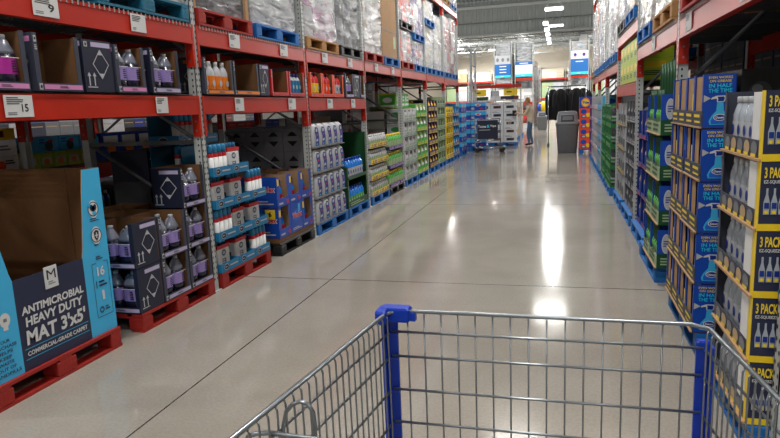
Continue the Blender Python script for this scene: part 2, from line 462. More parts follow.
def make_bottle(name, h, r, body, lab, cap, l0=0.15, l1=0.6, p=2.2, neck=0.36, depth=0.9):
    t = empty(name); mb = MB()
    mb.sect([(0, r * .92, r * .92 * depth), (h * .03, r, r * depth), (h * .66, r, r * depth), (h * .78, r * .72, r * .72 * depth), (h * .86, r * neck, r * neck), (h * .9, r * neck, r * neck)], body, n=12, p=p); mb.build('bottle_body', t)
    mb = MB(); mb.sect([(h * l0, r * 1.03, r * 1.03 * depth), (h * l1, r * 1.03, r * 1.03 * depth)], lab, cap=False, n=12, p=p)
    mb.disc(F(-r, -r * 1.04 * depth, 0), r, h * (l0 + l1) / 2, r * .5, r * .6, 'dimwhite' if lab != 'dimwhite' else 'blue_deep', 0.0005, 12); mb.build('label_wrap', t)
    mb = MB(); mb.lathe([(h * .88, r * neck * 1.15), (h * .985, r * neck * 1.1), (h, r * neck * .9)], cap, n=10); mb.build('cap', t)
    return t

def make_pouch(front, accent):
    t = empty('cleaner_pack'); w, d, h = 0.105, 0.075, 0.3; mb = MB()
    mb.sect([(0, w * .95, d * .9), (0.02, w, d), (h * .7, w, d), (h * .88, w * .86, d * .8), (h, w * .8, d * .25)], 'dimwhite', n=16, p=4); mb.build('wrapped_body', t)
    for s in (0,):
        mb = MB(); fr = F(0, -d * 1.02, 0); fr = (fr[0], (1.75, 0, 0), fr[2], fr[3])
        mb.poly(fr, [(-.035, .02), (.03, .02), (.044, .12), (.036, .2), (.02, .25), (-.03, .262), (-.04, .2), (-.02, .14)], front, 0)
        mb.poly(fr, [(-.02, .07), (.02, .08), (.02, .11), (-.02, .1)], 'dimwhite', .001); mb.disc(fr, .005, .16, .014, .012, accent, .001, 10)
        mb.disc(fr, -.005, .04, .015, .012, 'sky', .001, 10)
        mb.poly(fr, [(-.02, .195), (.012, .2), (.012, .235), (-.018, .24)], 'dimwhite', .001)
        mb.build('bottle_print', t)
    return t

def make_tall(body, top, band):
    body = 'white'
    t = empty('cleaning_wand_pack'); mb = MB(); mb.sect([(0, .028, .026), (.01, .03, .028), (.17, .03, .028)], body, n=8, p=5); mb.build('box_body', t)
    mb = MB(); mb.sect([(.17, .0305, .0285), (.205, .0305, .0285)], band, n=8, p=5, cap=False); mb.build('red_band', t)
    mb = MB(); mb.sect([(.205, .029, .027), (.268, .027, .025), (.284, .018, .018)], top, n=8, p=4); mb.build('blue_top', t)
    return t

def make_refill(s=0):
    t = empty('wipes_canister_pack'); w, d, h = 0.115, 0.1, 0.25; mb = MB(); mb.rbox(-w, 0, 0, w, 2 * d, h * .8, 'white', 0.012)
    mb.build('wrapped_body', t)
    mb = MB(); mb.box(-w * .99, -.001, h * .8, w * .99, 2 * d, h * .93, 'red'); mb.build('red_band', t)
    mb = MB(); fr = F(-w, 0, 0); mb.disc(fr, w, h * .62, .04, .03, 'teal_dark'); mb.disc(fr, w, h * .62, .028, .016, 'dimwhite', .003); mb.panel(fr, w * .7, h * .1, w * 1.3, h * .4, 'gray_mid'); mb.lines(fr, w * .75, h * .13, w * 1.25, h * .38, 3, 'white', 4, .003); mb.panel(fr, w * .5, h * .02, w * 1.5, h * .07, 'red', .003)
    fr2 = F(-w, 0, 0, 'l', 2 * d); mb.disc(fr2, d, h * .62, .035, .028, 'teal_dark'); mb.panel(fr2, d * .6, h * .1, d * 1.5, h * .42, 'slate')
    mb.build('label_print', t)
    for x in (-.07, 0, .07):
        mb = MB(); mb.lathe([(h * .93, .03), (h * 1.08, .03), (h * 1.12, .024)], 'teal', x, .05, 10); mb.build('lid', t)
    return t

# ------------------------------------------------------------------ makers: cartons
def make_jug_carton(w=0.36, d=0.28, h=0.34, band='lilac_pale', body='slate'):
    """open-fronted display carton"""
    t = empty('display_carton'); L2 = w / 2; th = 0.006; mb = MB()
    mb.box(-L2, 0, 0, L2, d, th, body); mb.box(-L2, d - th, 0, L2, d, h, 'cardboard')
    for s in (-1, 1):
        x0, x1 = (-L2, -L2 + th) if s < 0 else (L2 - th, L2)
        mb.box(x0, 0, 0, x1, d, h, body); xi = x1 + .0006 if s < 0 else x0 - .0006
        mb.face([(xi, .004, th), (xi, d - th, th), (xi, d - th, h), (xi, .004, h)], 'cardboard')
        mb.box(-L2 if s < 0 else L2 - 0.035, -0.004, 0, -L2 + 0.035 if s < 0 else L2, 0.0, h, body)
        fr = F(-L2, 0, 0, 'l', d) if s < 0 else F(L2, 0, 0, 'r')
        mb.panel(fr, d * .3, h * .85, d * .95, h * .94, band); diamond_prints(mb, fr, d, h * .95); arrows(mb, fr, d * .14, h * .12, h * .24)
    mb.build('carton_body', t)
    mb = MB(); mb.box(-L2, -0.008, 0, L2, -0.004, h * .14, body); fr = F(-L2, -0.008, 0)
    mb.panel(fr, 0.045, h * .03, w - 0.01, h * .115, band); mb.text(fr, 'DISH', w * .55, h * .075, h * .05, body, fitw=w * .2, e=.003) if False else mb.lines(fr, w * .45, h * .05, w * .7, h * .095, 2, body, 3, .003)
    mb.panel(fr, 0.006, h * .02, 0.032, h * .13, 'dimwhite'); mb.disc(fr, .019, h * .075, .008, .012, 'ink', .004, 8)
    mb.build('front_lip', t)
    mb = MB(); fr = F(-L2, -0.004, 0); mb.panel(fr, .008, h * .84, .028, h * .95, 'dimwhite'); mb.disc(fr, .018, h * .9, .006, .009, 'ink', .003, 8); mb.lines(fr, .008, h * .7, .028, h * .8, 3, 'dimwhite', 5)
    mb.build('corner_print', t)
    return t

def diamond_prints(mb, fr, w, h, ink='dimwhite', solid=True):
    cx, cy, a, b = w * .58, h * .54, w * .28, h * .29
    pts = [(cx - a, cy), (cx, cy - b), (cx + a, cy), (cx, cy + b)]
    for i in range(4):
        p, q = pts[i], pts[(i + 1) % 4]; k = 0.9
        pi_, qi = [(cx + (x - cx) * k, cy + (y - cy) * k) for x, y in (p, q)]
        mb.poly(fr, [p, q, qi, pi_], ink, .0025)
    mb.poly(fr, [(cx - a * .38, cy + b * .62), (cx + a * .38, cy + b * .62), (cx, cy + b)], ink, .003)
    mb.poly(fr, [(cx - a * .38, cy - b * .62), (cx, cy - b), (cx + a * .38, cy - b * .62)], ink, .003)
def arrows(mb, fr, u, v, s, ink='dimwhite'):
    for k in (0, 1):
        x = u + k * s * .55
        mb.panel(fr, x - s * .06, v, x + s * .06, v + s * .75, ink, .0025); mb.poly(fr, [(x - s * .2, v + s * .7), (x + s * .2, v + s * .7), (x, v + s)], ink, .0025)
    mb.panel(fr, u - s * .25, v - s * .14, u + s * .8, v - s * .06, ink, .0025)
def make_diamond_carton(w=0.28, d=0.36, h=0.34, body='navy_dark', band='lilac_pale'):
    t = empty('closed_carton'); L2 = w / 2; mb = MB(); mb.box(-L2, 0, 0, L2, d, h, body); mb.build('carton_body', t)
    mb = MB()
    for fr, W in ((F(-L2, 0, 0), w), (F(-L2, 0, 0, 'l', d), d), (F(L2, 0, 0, 'r'), d)):
        diamond_prints(mb, fr, W, h); arrows(mb, fr, W * .14, h * .12, h * .26)
        mb.panel(fr, .02, h * .86, .05, h * .96, 'dimwhite'); mb.disc(fr, .035, h * .91, .008, .011, 'ink', .003, 8); mb.panel(fr, W * .3, h * .87, W * .96, h * .96, band)
    mb.build('carton_print', t)
    return t

def make_gray_carton(w=0.42, d=0.3, h=0.36):
    t = empty('gray_carton'); L2 = w / 2; mb = MB(); mb.box(-L2, 0, 0, L2, d, h, 'cardboard_gray'); mb.build('carton_body', t); mb = MB()
    for fr, W in ((F(-L2, 0, 0), w), (F(-L2, 0, 0, 'l', d), d)):
        c = W / 2; q = .07
        mb.poly(fr, [(c - q, h * .62), (c + q, h * .62), (c, h * .62 + q)], 'ink'); mb.poly(fr, [(c - q, h * .42), (c, h * .42 - q), (c + q, h * .42)], 'ink')
        for i in range(4):
            P_ = [(c - .14, h * .5), (c, h * .5 - .15), (c + .14, h * .5), (c, h * .5 + .15)]; p, q2 = P_[i], P_[(i + 1) % 4]
            mb.poly(fr, [p, q2, (c + (q2[0] - c) * .96, h * .5 + (q2[1] - h * .5) * .96), (c + (p[0] - c) * .96, h * .5 + (p[1] - h * .5) * .96)], 'gray_mid')
        mb.panel(fr, 0, h * .5 - .002, .03, h * .5 + .002, 'gray_mid')
    mb.build('carton_print', t); return t

def make_case(name, w, d, h, body, front, accent, n, bh, br, bb, bl, bc, lip=0.3, rows=1, word=None, wordkey='dimwhite', closed=False, sides=True):
    """shelf-ready case: tray with a printed lip, side walls and n bottles in front"""
    t = empty(name); L2 = w / 2; mb = MB(); th = .005
    if name == 'bottle_case': sides = False
    if closed:
        mb.box(-L2, 0, 0, L2, d, h, body)
    else:
        mb.box(-L2, 0, 0, L2, d, th, body); mb.box(-L2, d - th, 0, L2, d, h * .96, 'cardboard')
        for x in (-L2, L2 - th): mb.box(x, 0, 0, x + th, d, h * .96 if sides else h * lip, body)
    mb.build('tray', t)
    mb = MB(); mb.box(-L2, -.005, 0, L2, 0, h * (1 if closed else lip), front); fr = F(-L2, -.005, 0); H = h * (1 if closed else lip)
    mb.panel(fr, w * .05, H * .15, w * .95, H * .3, accent)
    if word: mb.text(fr, word, w * .5, H * .42, H * .4, wordkey, fitw=w * .75, bold=.02)
    else: mb.disc(fr, w * .28, H * .62, min(w * .15, H * .25), H * .22, accent, .002, 12); mb.lines(fr, w * .5, H * .4, w * .92, H * .85, 2, accent, 2)
    if sides and not closed:
        for x in (0, w - .03): mb.panel(fr, x, H, x + .03, h * .96, front, -.001)
    mb.build('front_print', t)
    mb = MB()
    for fr in (F(-L2, 0, 0, 'l', d), F(L2, 0, 0, 'r')):
        if sides or closed:
            mb.panel(fr, d * .06, h * .06, d * .94, h * .9, front); mb.disc(fr, d * .5, h * .55, d * .28, h * .18, accent, .003, 14); mb.panel(fr, d * .1, h * .1, d * .9, h * .22, accent, .003)
    if mb.v: mb.build('side_print', t)
    if not closed:
        for r in range(rows):
            for i in range(n):
                x = -L2 + (i + .5) * w / n; y = .01 + br * .95 + r * br * 2.1
                q = MB(); q.sect([(.006, br * .92, br * .85), (bh * .62, br, br * .9), (bh * .78, br * .7, br * .66), (bh * .86, br * .4, br * .4)], bb, x, y, 8, 2.4)
                q.sect([(bh * .14, br * 1.02, br * .93), (bh * .56, br * 1.03, br * .94)], bl, x, y, 8, 2.4, cap=False)
                q.lathe([(bh * .85, br * .46), (bh, br * .42)], bc, x, y, 7); q.build('bottle', t)
    return t

def make_box(name, w, d, h, body, prints, corrugate=False):
    """closed box with printed faces: prints is a tuple of (face, kind, args)"""
    t = empty(name); L2 = w / 2; mb = MB(); mb.box(-L2, 0, 0, L2, d, h, body); mb.build('box_body', t)
    mb = MB()
    for side in 'flr':
        fr = F(-L2, 0, 0) if side == 'f' else (F(-L2, 0, 0, 'l', d) if side == 'l' else F(L2, 0, 0, 'r'))
        W = w if side == 'f' else d
        for p in prints:
            k = p[0]
            if k == 'p': mb.panel(fr, W * p[1], h * p[2], W * p[3], h * p[4], p[5], .0015 + .0008 * (p[6] if len(p) > 6 else 0))
            elif k == 'd': mb.disc(fr, W * p[1], h * p[2], min(W, h) * p[3], min(W, h) * p[4], p[5], .0025 + .0008 * (p[6] if len(p) > 6 else 0), 16)
            elif k == 't': mb.text(fr, p[1], W * p[2], h * p[3], h * p[4], p[5], fitw=W * p[6], bold=.02, e=.005)
            elif k == 'l': mb.lines(fr, W * p[1], h * p[2], W * p[3], h * p[4], p[5], p[6], 3, .004)
    mb.build('printing', t)
    return t

def make_load(w, d, h, cols, film='film', seed=0, tiers=4, nx=3, posts=False):
    """palletised goods in stretch film"""
    t = empty('wrapped_load'); r = random.Random(seed); th = h / tiers; L2 = w / 2
    for k in range(tiers):
        mb = MB()
        for i in range(nx):
            for j in range(3):
                x0 = -L2 + i * w / nx + .006; y0 = .02 + j * d / 3 + .004; g = r.uniform(0, .012)
                mb.box(x0 + g, y0 + g, k * th, x0 + w / nx - .012, y0 + d / 3 - .01, (k + 1) * th - .006, cols[r.randrange(len(cols))])
                if j == 0: mb.panel(F(x0 + g, y0 + g, k * th), .03, th * .2, w / nx * .6, th * .6, cols[r.randrange(len(cols))], .001)
        mb.build('carton_tier', t)
    mb = MB(); n = 40; m = max(10, int(h / .06)); rs = []
    per = []
    for q in range(n):
        u = q / n * 4; s, f = int(u), u % 1
        x, y = ((-L2 + f * w, 0), (L2, f * d), (L2 - f * w, d), (-L2, d - f * d))[s]; per.append((x, y))
    for i in range(m + 1):
        z = h * i / m + .004; ring = []
        for (x, y) in per:
            nn = noise.noise(Vector((x * 4 + seed, y * 4, z * 7 + .8 * x))) * .02 + .012
            l = math.hypot(x, y - d / 2); ring.append((x * (1 + nn / max(l, .1)) * 1.012, d / 2 + (y - d / 2) * (1 + nn / max(l, .1)) * 1.012 + .01, z))
        rs.append(ring)
    mb.loft_rings(rs, film, cap=False); mb.face([(x, y + .01, h + .006) for x, y in per], film); mb.build('stretch_film', t)
    if posts:
        for x in (-L2 - .03, L2 - .03):
            mb = MB(); mb.box(x, -.045, 0, x + .06, -.02, h, 'cardboard_pale'); mb.build('corner_board', t)
    return t
# ================================================================== the setting
def setbox(name, x0, y0, z0, x1, y1, z1, key):
    mb = MB(); mb.box(x0, y0, z0, x1, y1, z1, key); return struct(mb.build(name))
setbox('floor', -30, -10, -0.2, 30, 73, 0, 'floor')
setbox('wall_far', -30, 73, 0, 30, 73.3, 10, 'wall_cream')
setbox('wall_left', -30.3, -10, 0, -30, 73, 10, 'wall_gray')
setbox('wall_right', 30, -10, 0, 30.3, 73, 10, 'wall_gray')
setbox('wall_near', -30, -10.3, 0, 30, -10, 10, 'wall_gray')
def ribbed(name, x0, x1, y0, y1, z, key, step=0.3):
    """corrugated metal deck, ribs running along the aisle"""
    mb = MB(); x = x0; pts = []
    while x < x1:
        pts += [(x, z), (x + step * .35, z), (x + step * .5, z + .08), (x + step * .85, z + .08)]; x += step
    a = [(p[0], y0, p[1]) for p in pts]; b = [(p[0], y1, p[1]) for p in pts]
    mb.loft_rings([a, b], key, cap=False, smooth=False, close=False)
    mb.box(x0, y0, z + .12, x1, y1, z + .2, key)
    return struct(mb.build(name))
ribbed('ceiling', -30, 30, -10, 50, 9.3, 'deck')
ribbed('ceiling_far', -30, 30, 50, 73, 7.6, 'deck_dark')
mb = MB(); x = -30; pts = []
while x < 30:
    pts += [(x, 50.0), (x + .16, 50.0), (x + .2, 50.07), (x + .36, 50.07)]; x += .4
mb.loft_rings([[(p[0], p[1], 6.85) for p in pts], [(p[0], p[1], 9.3) for p in pts]], 'deck', cap=False, smooth=False, close=False)
mb.box(-30, 50.1, 6.85, 30, 50.16, 9.3, 'deck'); struct(mb.build('wall_upper_drop'))
setbox('trim_1', -30, 49.8, 6.75, 30, 50.2, 6.87, 'deck')
setbox('trim_2', -30, 49.7, 8.75, 30, 49.95, 8.95, 'truss')

def make_truss(length, hh):
    t = empty('roof_truss'); L2 = length / 2
    for z in (0, hh):
        mb = MB(); mb.box(-L2, -.05, z, L2, .05, z + .09, 'truss'); mb.build('chord', t)
    mb = MB(); n = int(length / (hh * 1.3)); st = length / n
    for i in range(n):
        x = -L2 + i * st; mb.bar((x, 0, .05), (x + st / 2, 0, hh), .03, 'truss', 4); mb.bar((x + st / 2, 0, hh), (x + st, 0, .05), .03, 'truss', 4)
    mb.build('web', t)
    return t
words = ['just past the ribbed drop wall', 'second beyond the ribbed drop wall', 'third beyond the ribbed drop wall', 'nearest the cream far wall']
for i, (y, z) in enumerate(((53, 6.7), (58.5, 6.7), (64, 6.7), (69.5, 6.7))):
    put(make_truss, (56, .75), (0, y, z), 0, 'grey steel roof truss crossing the far bay, ' + words[i], 'roof truss', 'roof trusses of the far bay')
def make_purlin():
    t = MB(); t.box(-28, -.04, 0, 28, .04, .12, 'truss'); return t.build('ceiling_purlin')
for i in range(9):
    put(make_purlin, (), (0, 51.5 + i * 2.4, 7.47), 0, 'thin steel purlin under the far metal deck, %s after the drop wall' % OR[i], 'purlin', 'purlins under the far deck')
mb = MB(); mb.box(-.25, 0, 0, .25, 19, .55, 'white')
for i in range(7): mb.box(-.27, .5 + i * 3, -.02, -.25, .56 + i * 3, 1.5, 'truss'); mb.box(.25, .5 + i * 3, -.02, .27, .56 + i * 3, 1.5, 'truss'); mb.box(-.27, .5 + i * 3, -.02, .27, .56 + i * 3, 0, 'truss')
o = mb.build('air_duct', None, (1.75, 52.5, 6.1)); tag(o, 'long white air duct under the far ceiling above the right racks', 'air duct')

# hanging lamps
def make_highbay(L):
    t = empty('high_bay_lamp'); mb = MB(); mb.rbox(-L / 2 - .03, -.17, .03, L / 2 + .03, .17, .11, 'white', .02); mb.build('housing', t)
    mb = MB()
    for i in range(3): mb.rbox(-L / 2, -.15 + i * .105, -.06, L / 2, -.06 + i * .105, .03, 'lamp_glow', .02)
    mb.build('light_tube', t)
    for x in (-L / 2 + .05, L / 2 - .05):
        mb = MB(); mb.bar((x, 0, .11), (x * .2, 0, .7), .006, 'truss', 4); mb.build('hanger_wire', t)
    return t
LAMPS = [(-0.38, 39, 6.87, 0, 'topmost bright lamp hanging before the ribbed drop wall'), (-0.33, 48, 6.95, 0, 'lamp right below the topmost one'),
         (-9.5, 62, 7.0, 0, 'far lamp glowing above the end of the left racks'), (-6.1, 62, 6.7, 0, 'small far lamp between the left racks and the blue price boards')]
for k in range(5): LAMPS.append((-0.92, 42.5 + k * 3.4, 6.5, PI / 2, 'lamp of the lengthwise row, %s' % (['first after the drop wall', 'second of the row', 'middle of the row', 'fourth of the row', 'last of the row'][k])))
for x, y, z, r, lb in LAMPS:
    put(make_highbay, (1.0,), (x, y, z), r, 'white high bay ' + lb, 'lamp', 'high bay lamps')
def area(loc, sx, sy, p, col=(1, .97, .92)):
    d = bpy.data.lights.new('ceiling_light', 'AREA'); d.shape = 'RECTANGLE'; d.size = sx; d.size_y = sy; d.energy = p; d.color = col
    o = bpy.data.objects.new('ceiling_light', d); COL.objects.link(o); o.location = loc; return o
KEY = 225
for y in (-6, 0.5, 7, 12.4, 15.5):
    for x in (-8.6, -1.1, 6.4):
        p = KEY * (1.0 if x == -1.1 else .8) * (1.15 if y < 3 else 1.0)
        area((x, y, 7.6), 1.2, .35, p)
for y in (27, 34, 39, 48):
    for x in (-8.6, -0.38, 6.4):
        if x == -.38 and y == 34: continue
        area((x, y + .0, 6.8 if y > 38 else 7.4), 1.25, .35, KEY * ((.2 if y > 30 else .5) if x == -.38 else 2.2))
for y in (55, 62, 69):
    for x in (-9.5, -5.0, 6.4): area((x, y, 6.3), 1.2, .35, KEY * 1.6)
def glow(loc, p):
    d = bpy.data.lights.new('far_fill_light', 'POINT'); d.energy = p; d.shadow_soft_size = .3; d.color = (1, .98, .95)  # added fill to brighten the far bay, not a fixture of its own
    o = bpy.data.objects.new('far_fill_light', d); COL.objects.link(o); o.location = loc
for loc, p in (((-.38, 36, 6.9), 700), ((-8, 38, 6.6), 900), ((6.5, 38, 6.6), 900), ((-9.5, 62, 6.7), 900), ((-3.5, 60, 6.2), 500), ((5, 62, 6.4), 900), ((-3.5, 68, 6.2), 500)): glow(loc, p)

# ================================================================== racks
LP = [2.51 + 2.44 * k for k in range(8)]
RP = [2.8, 5.45, 8.2, 10.9, 13.6, 16.3, 19.0]
OFFR = .08
def pword(i, n):
    return ('nearest the camera', 'second from the camera', 'third from the camera', 'fourth from the camera', 'fifth from the camera', 'sixth from the camera', 'seventh from the camera', 'last before the open cross aisle')[i if i < n - 1 else 7]
for i, y in enumerate(LP):
    l, r = at('L', y, 0, .02); put(make_upright, (5.6,), l, r, 'perforated grey rack upright frame of the left rack row, ' + pword(i, len(LP)), 'rack upright', 'upright frames of the left rack row')
for i, y in enumerate(RP):
    l, r = at('R', y, 0, OFFR); put(make_upright, (5.6, (.2, .95, 1.65, 2.75, 3.6, 4.5)), l, r, 'perforated grey rack upright frame of the right rack row, ' + pword(i, len(RP)), 'rack upright', 'upright frames of the right rack row')
def bays(side, posts, z, idx, off, word):
    for i in idx:
        a, b = posts[i], posts[i + 1]; Lb = round(b - a - .10, 3); c = (a + b) / 2
        l, r = at(side, c, z, off + .03)
        put(make_beam, (Lb,), l, r, 'red steel shelf beam of the %s, %s bay, aisle side' % (word, OR[i]), 'rack beam', 'red beams of the ' + word)
        l2, r2 = at(side, c, z, off + 1.235)
        put(make_beam, (Lb,), l2, r2 + PI, 'shaded rear shelf beam of the %s, %s bay' % (word, OR[i]), 'rack beam', 'rear beams of the ' + word)
        l3, r3 = at(side, c, z + .161, off + .03)
        put(make_deck, (round(b - a - .11, 3), 'lower' not in word), l3, r3, 'pale wire mesh deck of the %s, %s bay' % (word, OR[i]), 'wire deck', 'wire decks of the ' + word)
bays('L', LP, 1.605, (0, 1, 2), 0, 'left lower shelf level')
bays('L', LP, 2.197, range(7), 0, 'left upper shelf level')
bays('L', LP, 4.17, range(7), 0, 'left topmost level')
bays('R', RP, 2.025, (0, 1, 3, 4, 5), OFFR - .01, 'right upper shelf level')
bays('R', RP, 2.38, (2,), OFFR - .01, 'right raised level')
bays('R', RP, 1.63, (2,), OFFR - .01, 'right lower shelf level')
bays('R', RP, 4.17, range(6), OFFR - .01, 'right topmost level')
# price signs on the beams
for (y, z, w, dg, sd, lb) in ((3.0, 1.625, .2, '15', 1, 'white price card with a 15 on the left lower beam over the mat bin'), (4.37, 1.625, .15, '', 2, 'small white price card on the left lower beam over the jug stack'),
        (5.62, 1.625, .17, '', 3, 'white price card on the left lower beam above the wipes stack'), (6.88, 1.625, .2, '', 4, 'white price card on the left lower beam above the blue cleaner boxes'),
        (3.3, 2.22, .2, '9', 5, 'white price card with a 9 at the left end of the upper beam'), (4.18, 2.22, .17, '', 6, 'white price card on the left upper beam below the teal pallet'),
        (5.62, 2.22, .2, '', 7, 'white price card on the left upper beam below the red pallet'), (6.75, 2.22, .2, '', 8, 'white price card on the left upper beam below the silver wrapped load'),
        (8.05, 2.22, .2, '', 9, 'white price card on the left upper beam below the wooden pallet'), (9.1, 2.22, .2, '', 10, 'white price card on the left upper beam below the black pallet'),
        (10.5, 2.22, .2, '', 11, 'white price card on the upper beam below the fifth left pallet load'), (11.6, 2.22, .2, '', 12, 'white price card on the upper beam below the tall brown carton'),
        (8.15, 1.625, .2, '', 13, 'white price card on the left lower beam below the red bottle cartons'), (9.15, 1.625, .18, '', 14, 'white price card on the left lower beam at its far end')):
    l, r = at('L', y, z, .003); put(make_tag, (w, dg, sd), l, r, lb, 'price sign', 'price cards on the left beams')
for (y, z, w, lb) in ((5.0, 2.045, .2, 'white price card on the right upper beam beside the nearest red post'), (6.75, 2.045, .2, 'white price card on the right upper beam below the blue pallet'), (3.55, 2.045, .2, 'white price card at the near end of the right upper beam')):
    l, r = at('R', y, z, OFFR - .006); put(make_tag, (w, '', 21), l, r, lb, 'price sign', 'price cards on the right beams')

# ================================================================== pallets and wrapped loads
def pallet(side, y, z, color, label, w=1.02, off=0.0, grp=None, d=1.2):
    l, r = at(side, y, z, off); return put(make_pallet, (color, w, d), l, r, label, 'pallet', grp)
def load(side, y, z, w, h, cols, label, film='film', seed=0, tiers=4, off=.04, posts=False, nx=3, d=1.1):
    l, r = at(side, y, z, off); return put(make_load, (w, d, h, cols, film, seed, tiers, nx, posts), l, r, label, 'wrapped pallet load', 'film wrapped loads in the racks')
ZU = 2.368
G = 'pallets on the upper level of the left racks'
pallet('L', 4.32, ZU, 'teal', 'teal blue wooden pallet on the nearest left upper shelf', grp=G, w=1.1)
load('L', 4.32, ZU + .145, 1.05, 1.3, ('cardboard', 'tan', 'gray_mid'), 'brown goods on the teal pallet, cut off by the top of the picture', seed=1)
pallet('L', 3.08, ZU, 'blue', 'blue pallet at the near end of the left upper shelf', grp=G)
load('L', 3.08, ZU + .145, .98, 1.2, ('blue', 'blue_deep'), 'blue wrapped goods at the near end of the left upper shelf', seed=2)
pallet('L', 5.52, ZU, 'red', 'red pallet under the dark load with pale corner boards, left upper shelf', grp=G, w=1.0)
load('L', 5.52, ZU + .145, .98, 1.6, ('gray_dark', 'slate', 'gray_dark'), 'dark grey wrapped load with pale corner boards on the red pallet', seed=3, posts=True, off=.09, film='film_thin')
pallet('L', 6.66, ZU, 'blue', 'blue pallet under the silver wrapped load, left upper shelf', grp=G, w=1.1)
load('L', 6.66, ZU + .145, 1.08, 1.6, ('dimwhite', 'gray_mid', 'paper'), 'silver wrapped bulging load on the blue pallet, left upper shelf', seed=4)
pallet('L', 8.05, ZU, 'wood', 'pale wooden pallet on the left upper shelf', grp=G, w=1.15)
load('L', 8.05, ZU + .145, 1.13, 1.6, ('white', 'paper', 'dimwhite', 'pink'), 'white wrapped load on the pale wooden pallet', seed=5)
pallet('L', 9.24, ZU, 'black', 'black plastic pallet on the left upper shelf', grp=G, w=1.02)
load('L', 9.24, ZU + .147, 1.0, 1.6, ('gray_mid', 'slate', 'gray_dark'), 'grey wrapped load on the black plastic pallet', seed=6, film='film_thin')
pallet('L', 10.45, ZU, 'red', 'red pallet under the tall white load, left upper shelf', grp=G, w=1.12)
load('L', 10.45, ZU + .145, 1.1, 1.6, ('white', 'paper', 'tan'), 'tall white wrapped load on the second red pallet', seed=7)
pallet('L', 11.6, ZU, 'blue', 'blue pallet under the tall brown carton, left upper shelf', grp=G, w=1.06)
def make_gaylord(w, d, h):
    t = empty('bulk_carton'); mb = MB(); mb.box(-w / 2, 0, 0, w / 2, d, h, 'cardboard_pale'); mb.build('carton_body', t)
    mb = MB()
    for z in (h * .3, h * .7): mb.box(-w / 2 - .003, -.003, z, w / 2 + .003, d + .003, z + .015, 'gray_mid')
    mb.build('strap', t); mb = MB(); mb.panel(F(-w / 2, 0, 0), w * .75, h * .12, w * .92, h * .26, 'green_pale'); mb.build('shipping_label', t)
    return t
l, r = at('L', 11.6, ZU + .145, .04); put(make_gaylord, (1.02, 1.1, 1.55), l, r, 'tall plain brown carton with strapping on the left upper shelf', 'carton')
UL = [(12.9, 1.1, 'red', ('white', 'dimwhite', 'red', 'orange_red'), .62), (14.1, 1.06, 'blue', ('white', 'purple', 'red', 'paper'), .5),
      (15.35, 1.1, 'blue', ('white', 'paper', 'cream'), .95), (16.5, 1.08, 'blue', ('white', 'cream', 'paper'), 1.35), (17.8, 1.1, 'blue', ('white', 'red', 'paper'), 1.5), (18.95, 1.06, 'blue', ('red', 'white', 'maroon'), 1.55)]
pl = ['just past the tall brown carton', 'second past the tall brown carton', 'third past the tall brown carton', 'fourth past the tall brown carton', 'second from the far end', 'at the far end of the row']
for i, (y, w, c, cols, h) in enumerate(UL):
    pallet('L', y, ZU, c, '%s pallet on the left upper shelf, %s' % (c, pl[i]), w=w, grp=G)
    load('L', y, ZU + .145, w - .03, h, cols, 'low white wrapped load, left upper shelf, ' + pl[i] if h < 1 else 'tall wrapped load, left upper shelf, ' + pl[i], film='film_thin', seed=10 + i, tiers=3 if h < 1 else 5)
    if h < 1:
        z2 = ZU + .145 + h + .02; c2 = ('black', 'blue', 'blue')[i]
        pallet('L', y, z2, c2, '%s pallet riding on another load, %s' % (c2, pl[i]), w=w, grp=G)
        load('L', y, z2 + .15, w - .04, 1.55 - h - .16, cols, 'second load stacked on top of another, ' + pl[i], film='film_thin', seed=20 + i, tiers=3)
for i, y in enumerate((3.1, 4.3, 5.55, 6.75, 8.0, 9.2, 10.4, 11.6, 12.9, 14.1, 15.35, 16.5, 17.8, 18.95)):
    if y < 12: continue
    c = 'blue' if i % 3 else 'wood'
    pl3 = ['', '', '', '', '', '', '', '', 'first visible', 'second visible', 'third visible', 'fourth visible', 'last but one', 'last'][i]
    pallet('L', y, 4.341, c, '%s pallet on the topmost left level, %s towards the cross aisle' % (c, pl3), w=1.06, grp='pallets on the topmost level of the left racks')
    load('L', y, 4.486, 1.03, .9, ('white', 'tan', 'paper', 'blue'), 'wrapped load on the topmost left level, %s towards the cross aisle' % pl3, film='film_thin', seed=30 + i % 3, tiers=3)
# right upper level
GR = 'pallets on the upper level of the right racks'
ZR = 2.197
RU = [(3.45, 1.1, 'wood', ('slate', 'gray_dark'), ZR, 'at the near end of the right upper shelf', 1.2), (4.72, 1.1, 'red', ('maroon', 'red', 'slate'), ZR, 'beside the nearest red right post', 1.3),
      (6.15, 1.1, 'wood', ('cardboard', 'tan', 'cardboard_pale'), ZR, 'just past the nearest red right post', 1.5), (7.45, 1.1, 'blue', ('cardboard', 'tan', 'cardboard_pale'), ZR, 'before the second right post', 1.55),
      (8.95, 1.1, 'blue', ('cardboard', 'paper', 'tan'), ZR + .355, 'on the raised right level, nearer one', 1.3), (10.2, 1.1, 'black', ('blue_deep', 'slate', 'dimwhite'), ZR + .355, 'on the raised right level, farther one', .5),
      (11.55, 1.1, 'blue', ('dimwhite', 'cardboard', 'red'), ZR, 'just past the third right post', 1.6), (12.85, 1.1, 'blue', ('dimwhite', 'paper', 'white'), ZR, 'before the fourth right post', 1.6),
      (14.3, 1.1, 'blue', ('white', 'cardboard', 'paper'), ZR, 'just past the fourth right post', 1.6), (15.6, 1.1, 'blue', ('white', 'dimwhite', 'blue_deep'), ZR, 'before the fifth right post', 1.6),
      (17.0, 1.1, 'blue', ('white', 'orange', 'slate'), ZR, 'just past the fifth right post', 1.6), (18.3, 1.1, 'wood', ('white', 'dimwhite', 'paper'), ZR, 'at the far end of the right upper shelf', 1.6)]
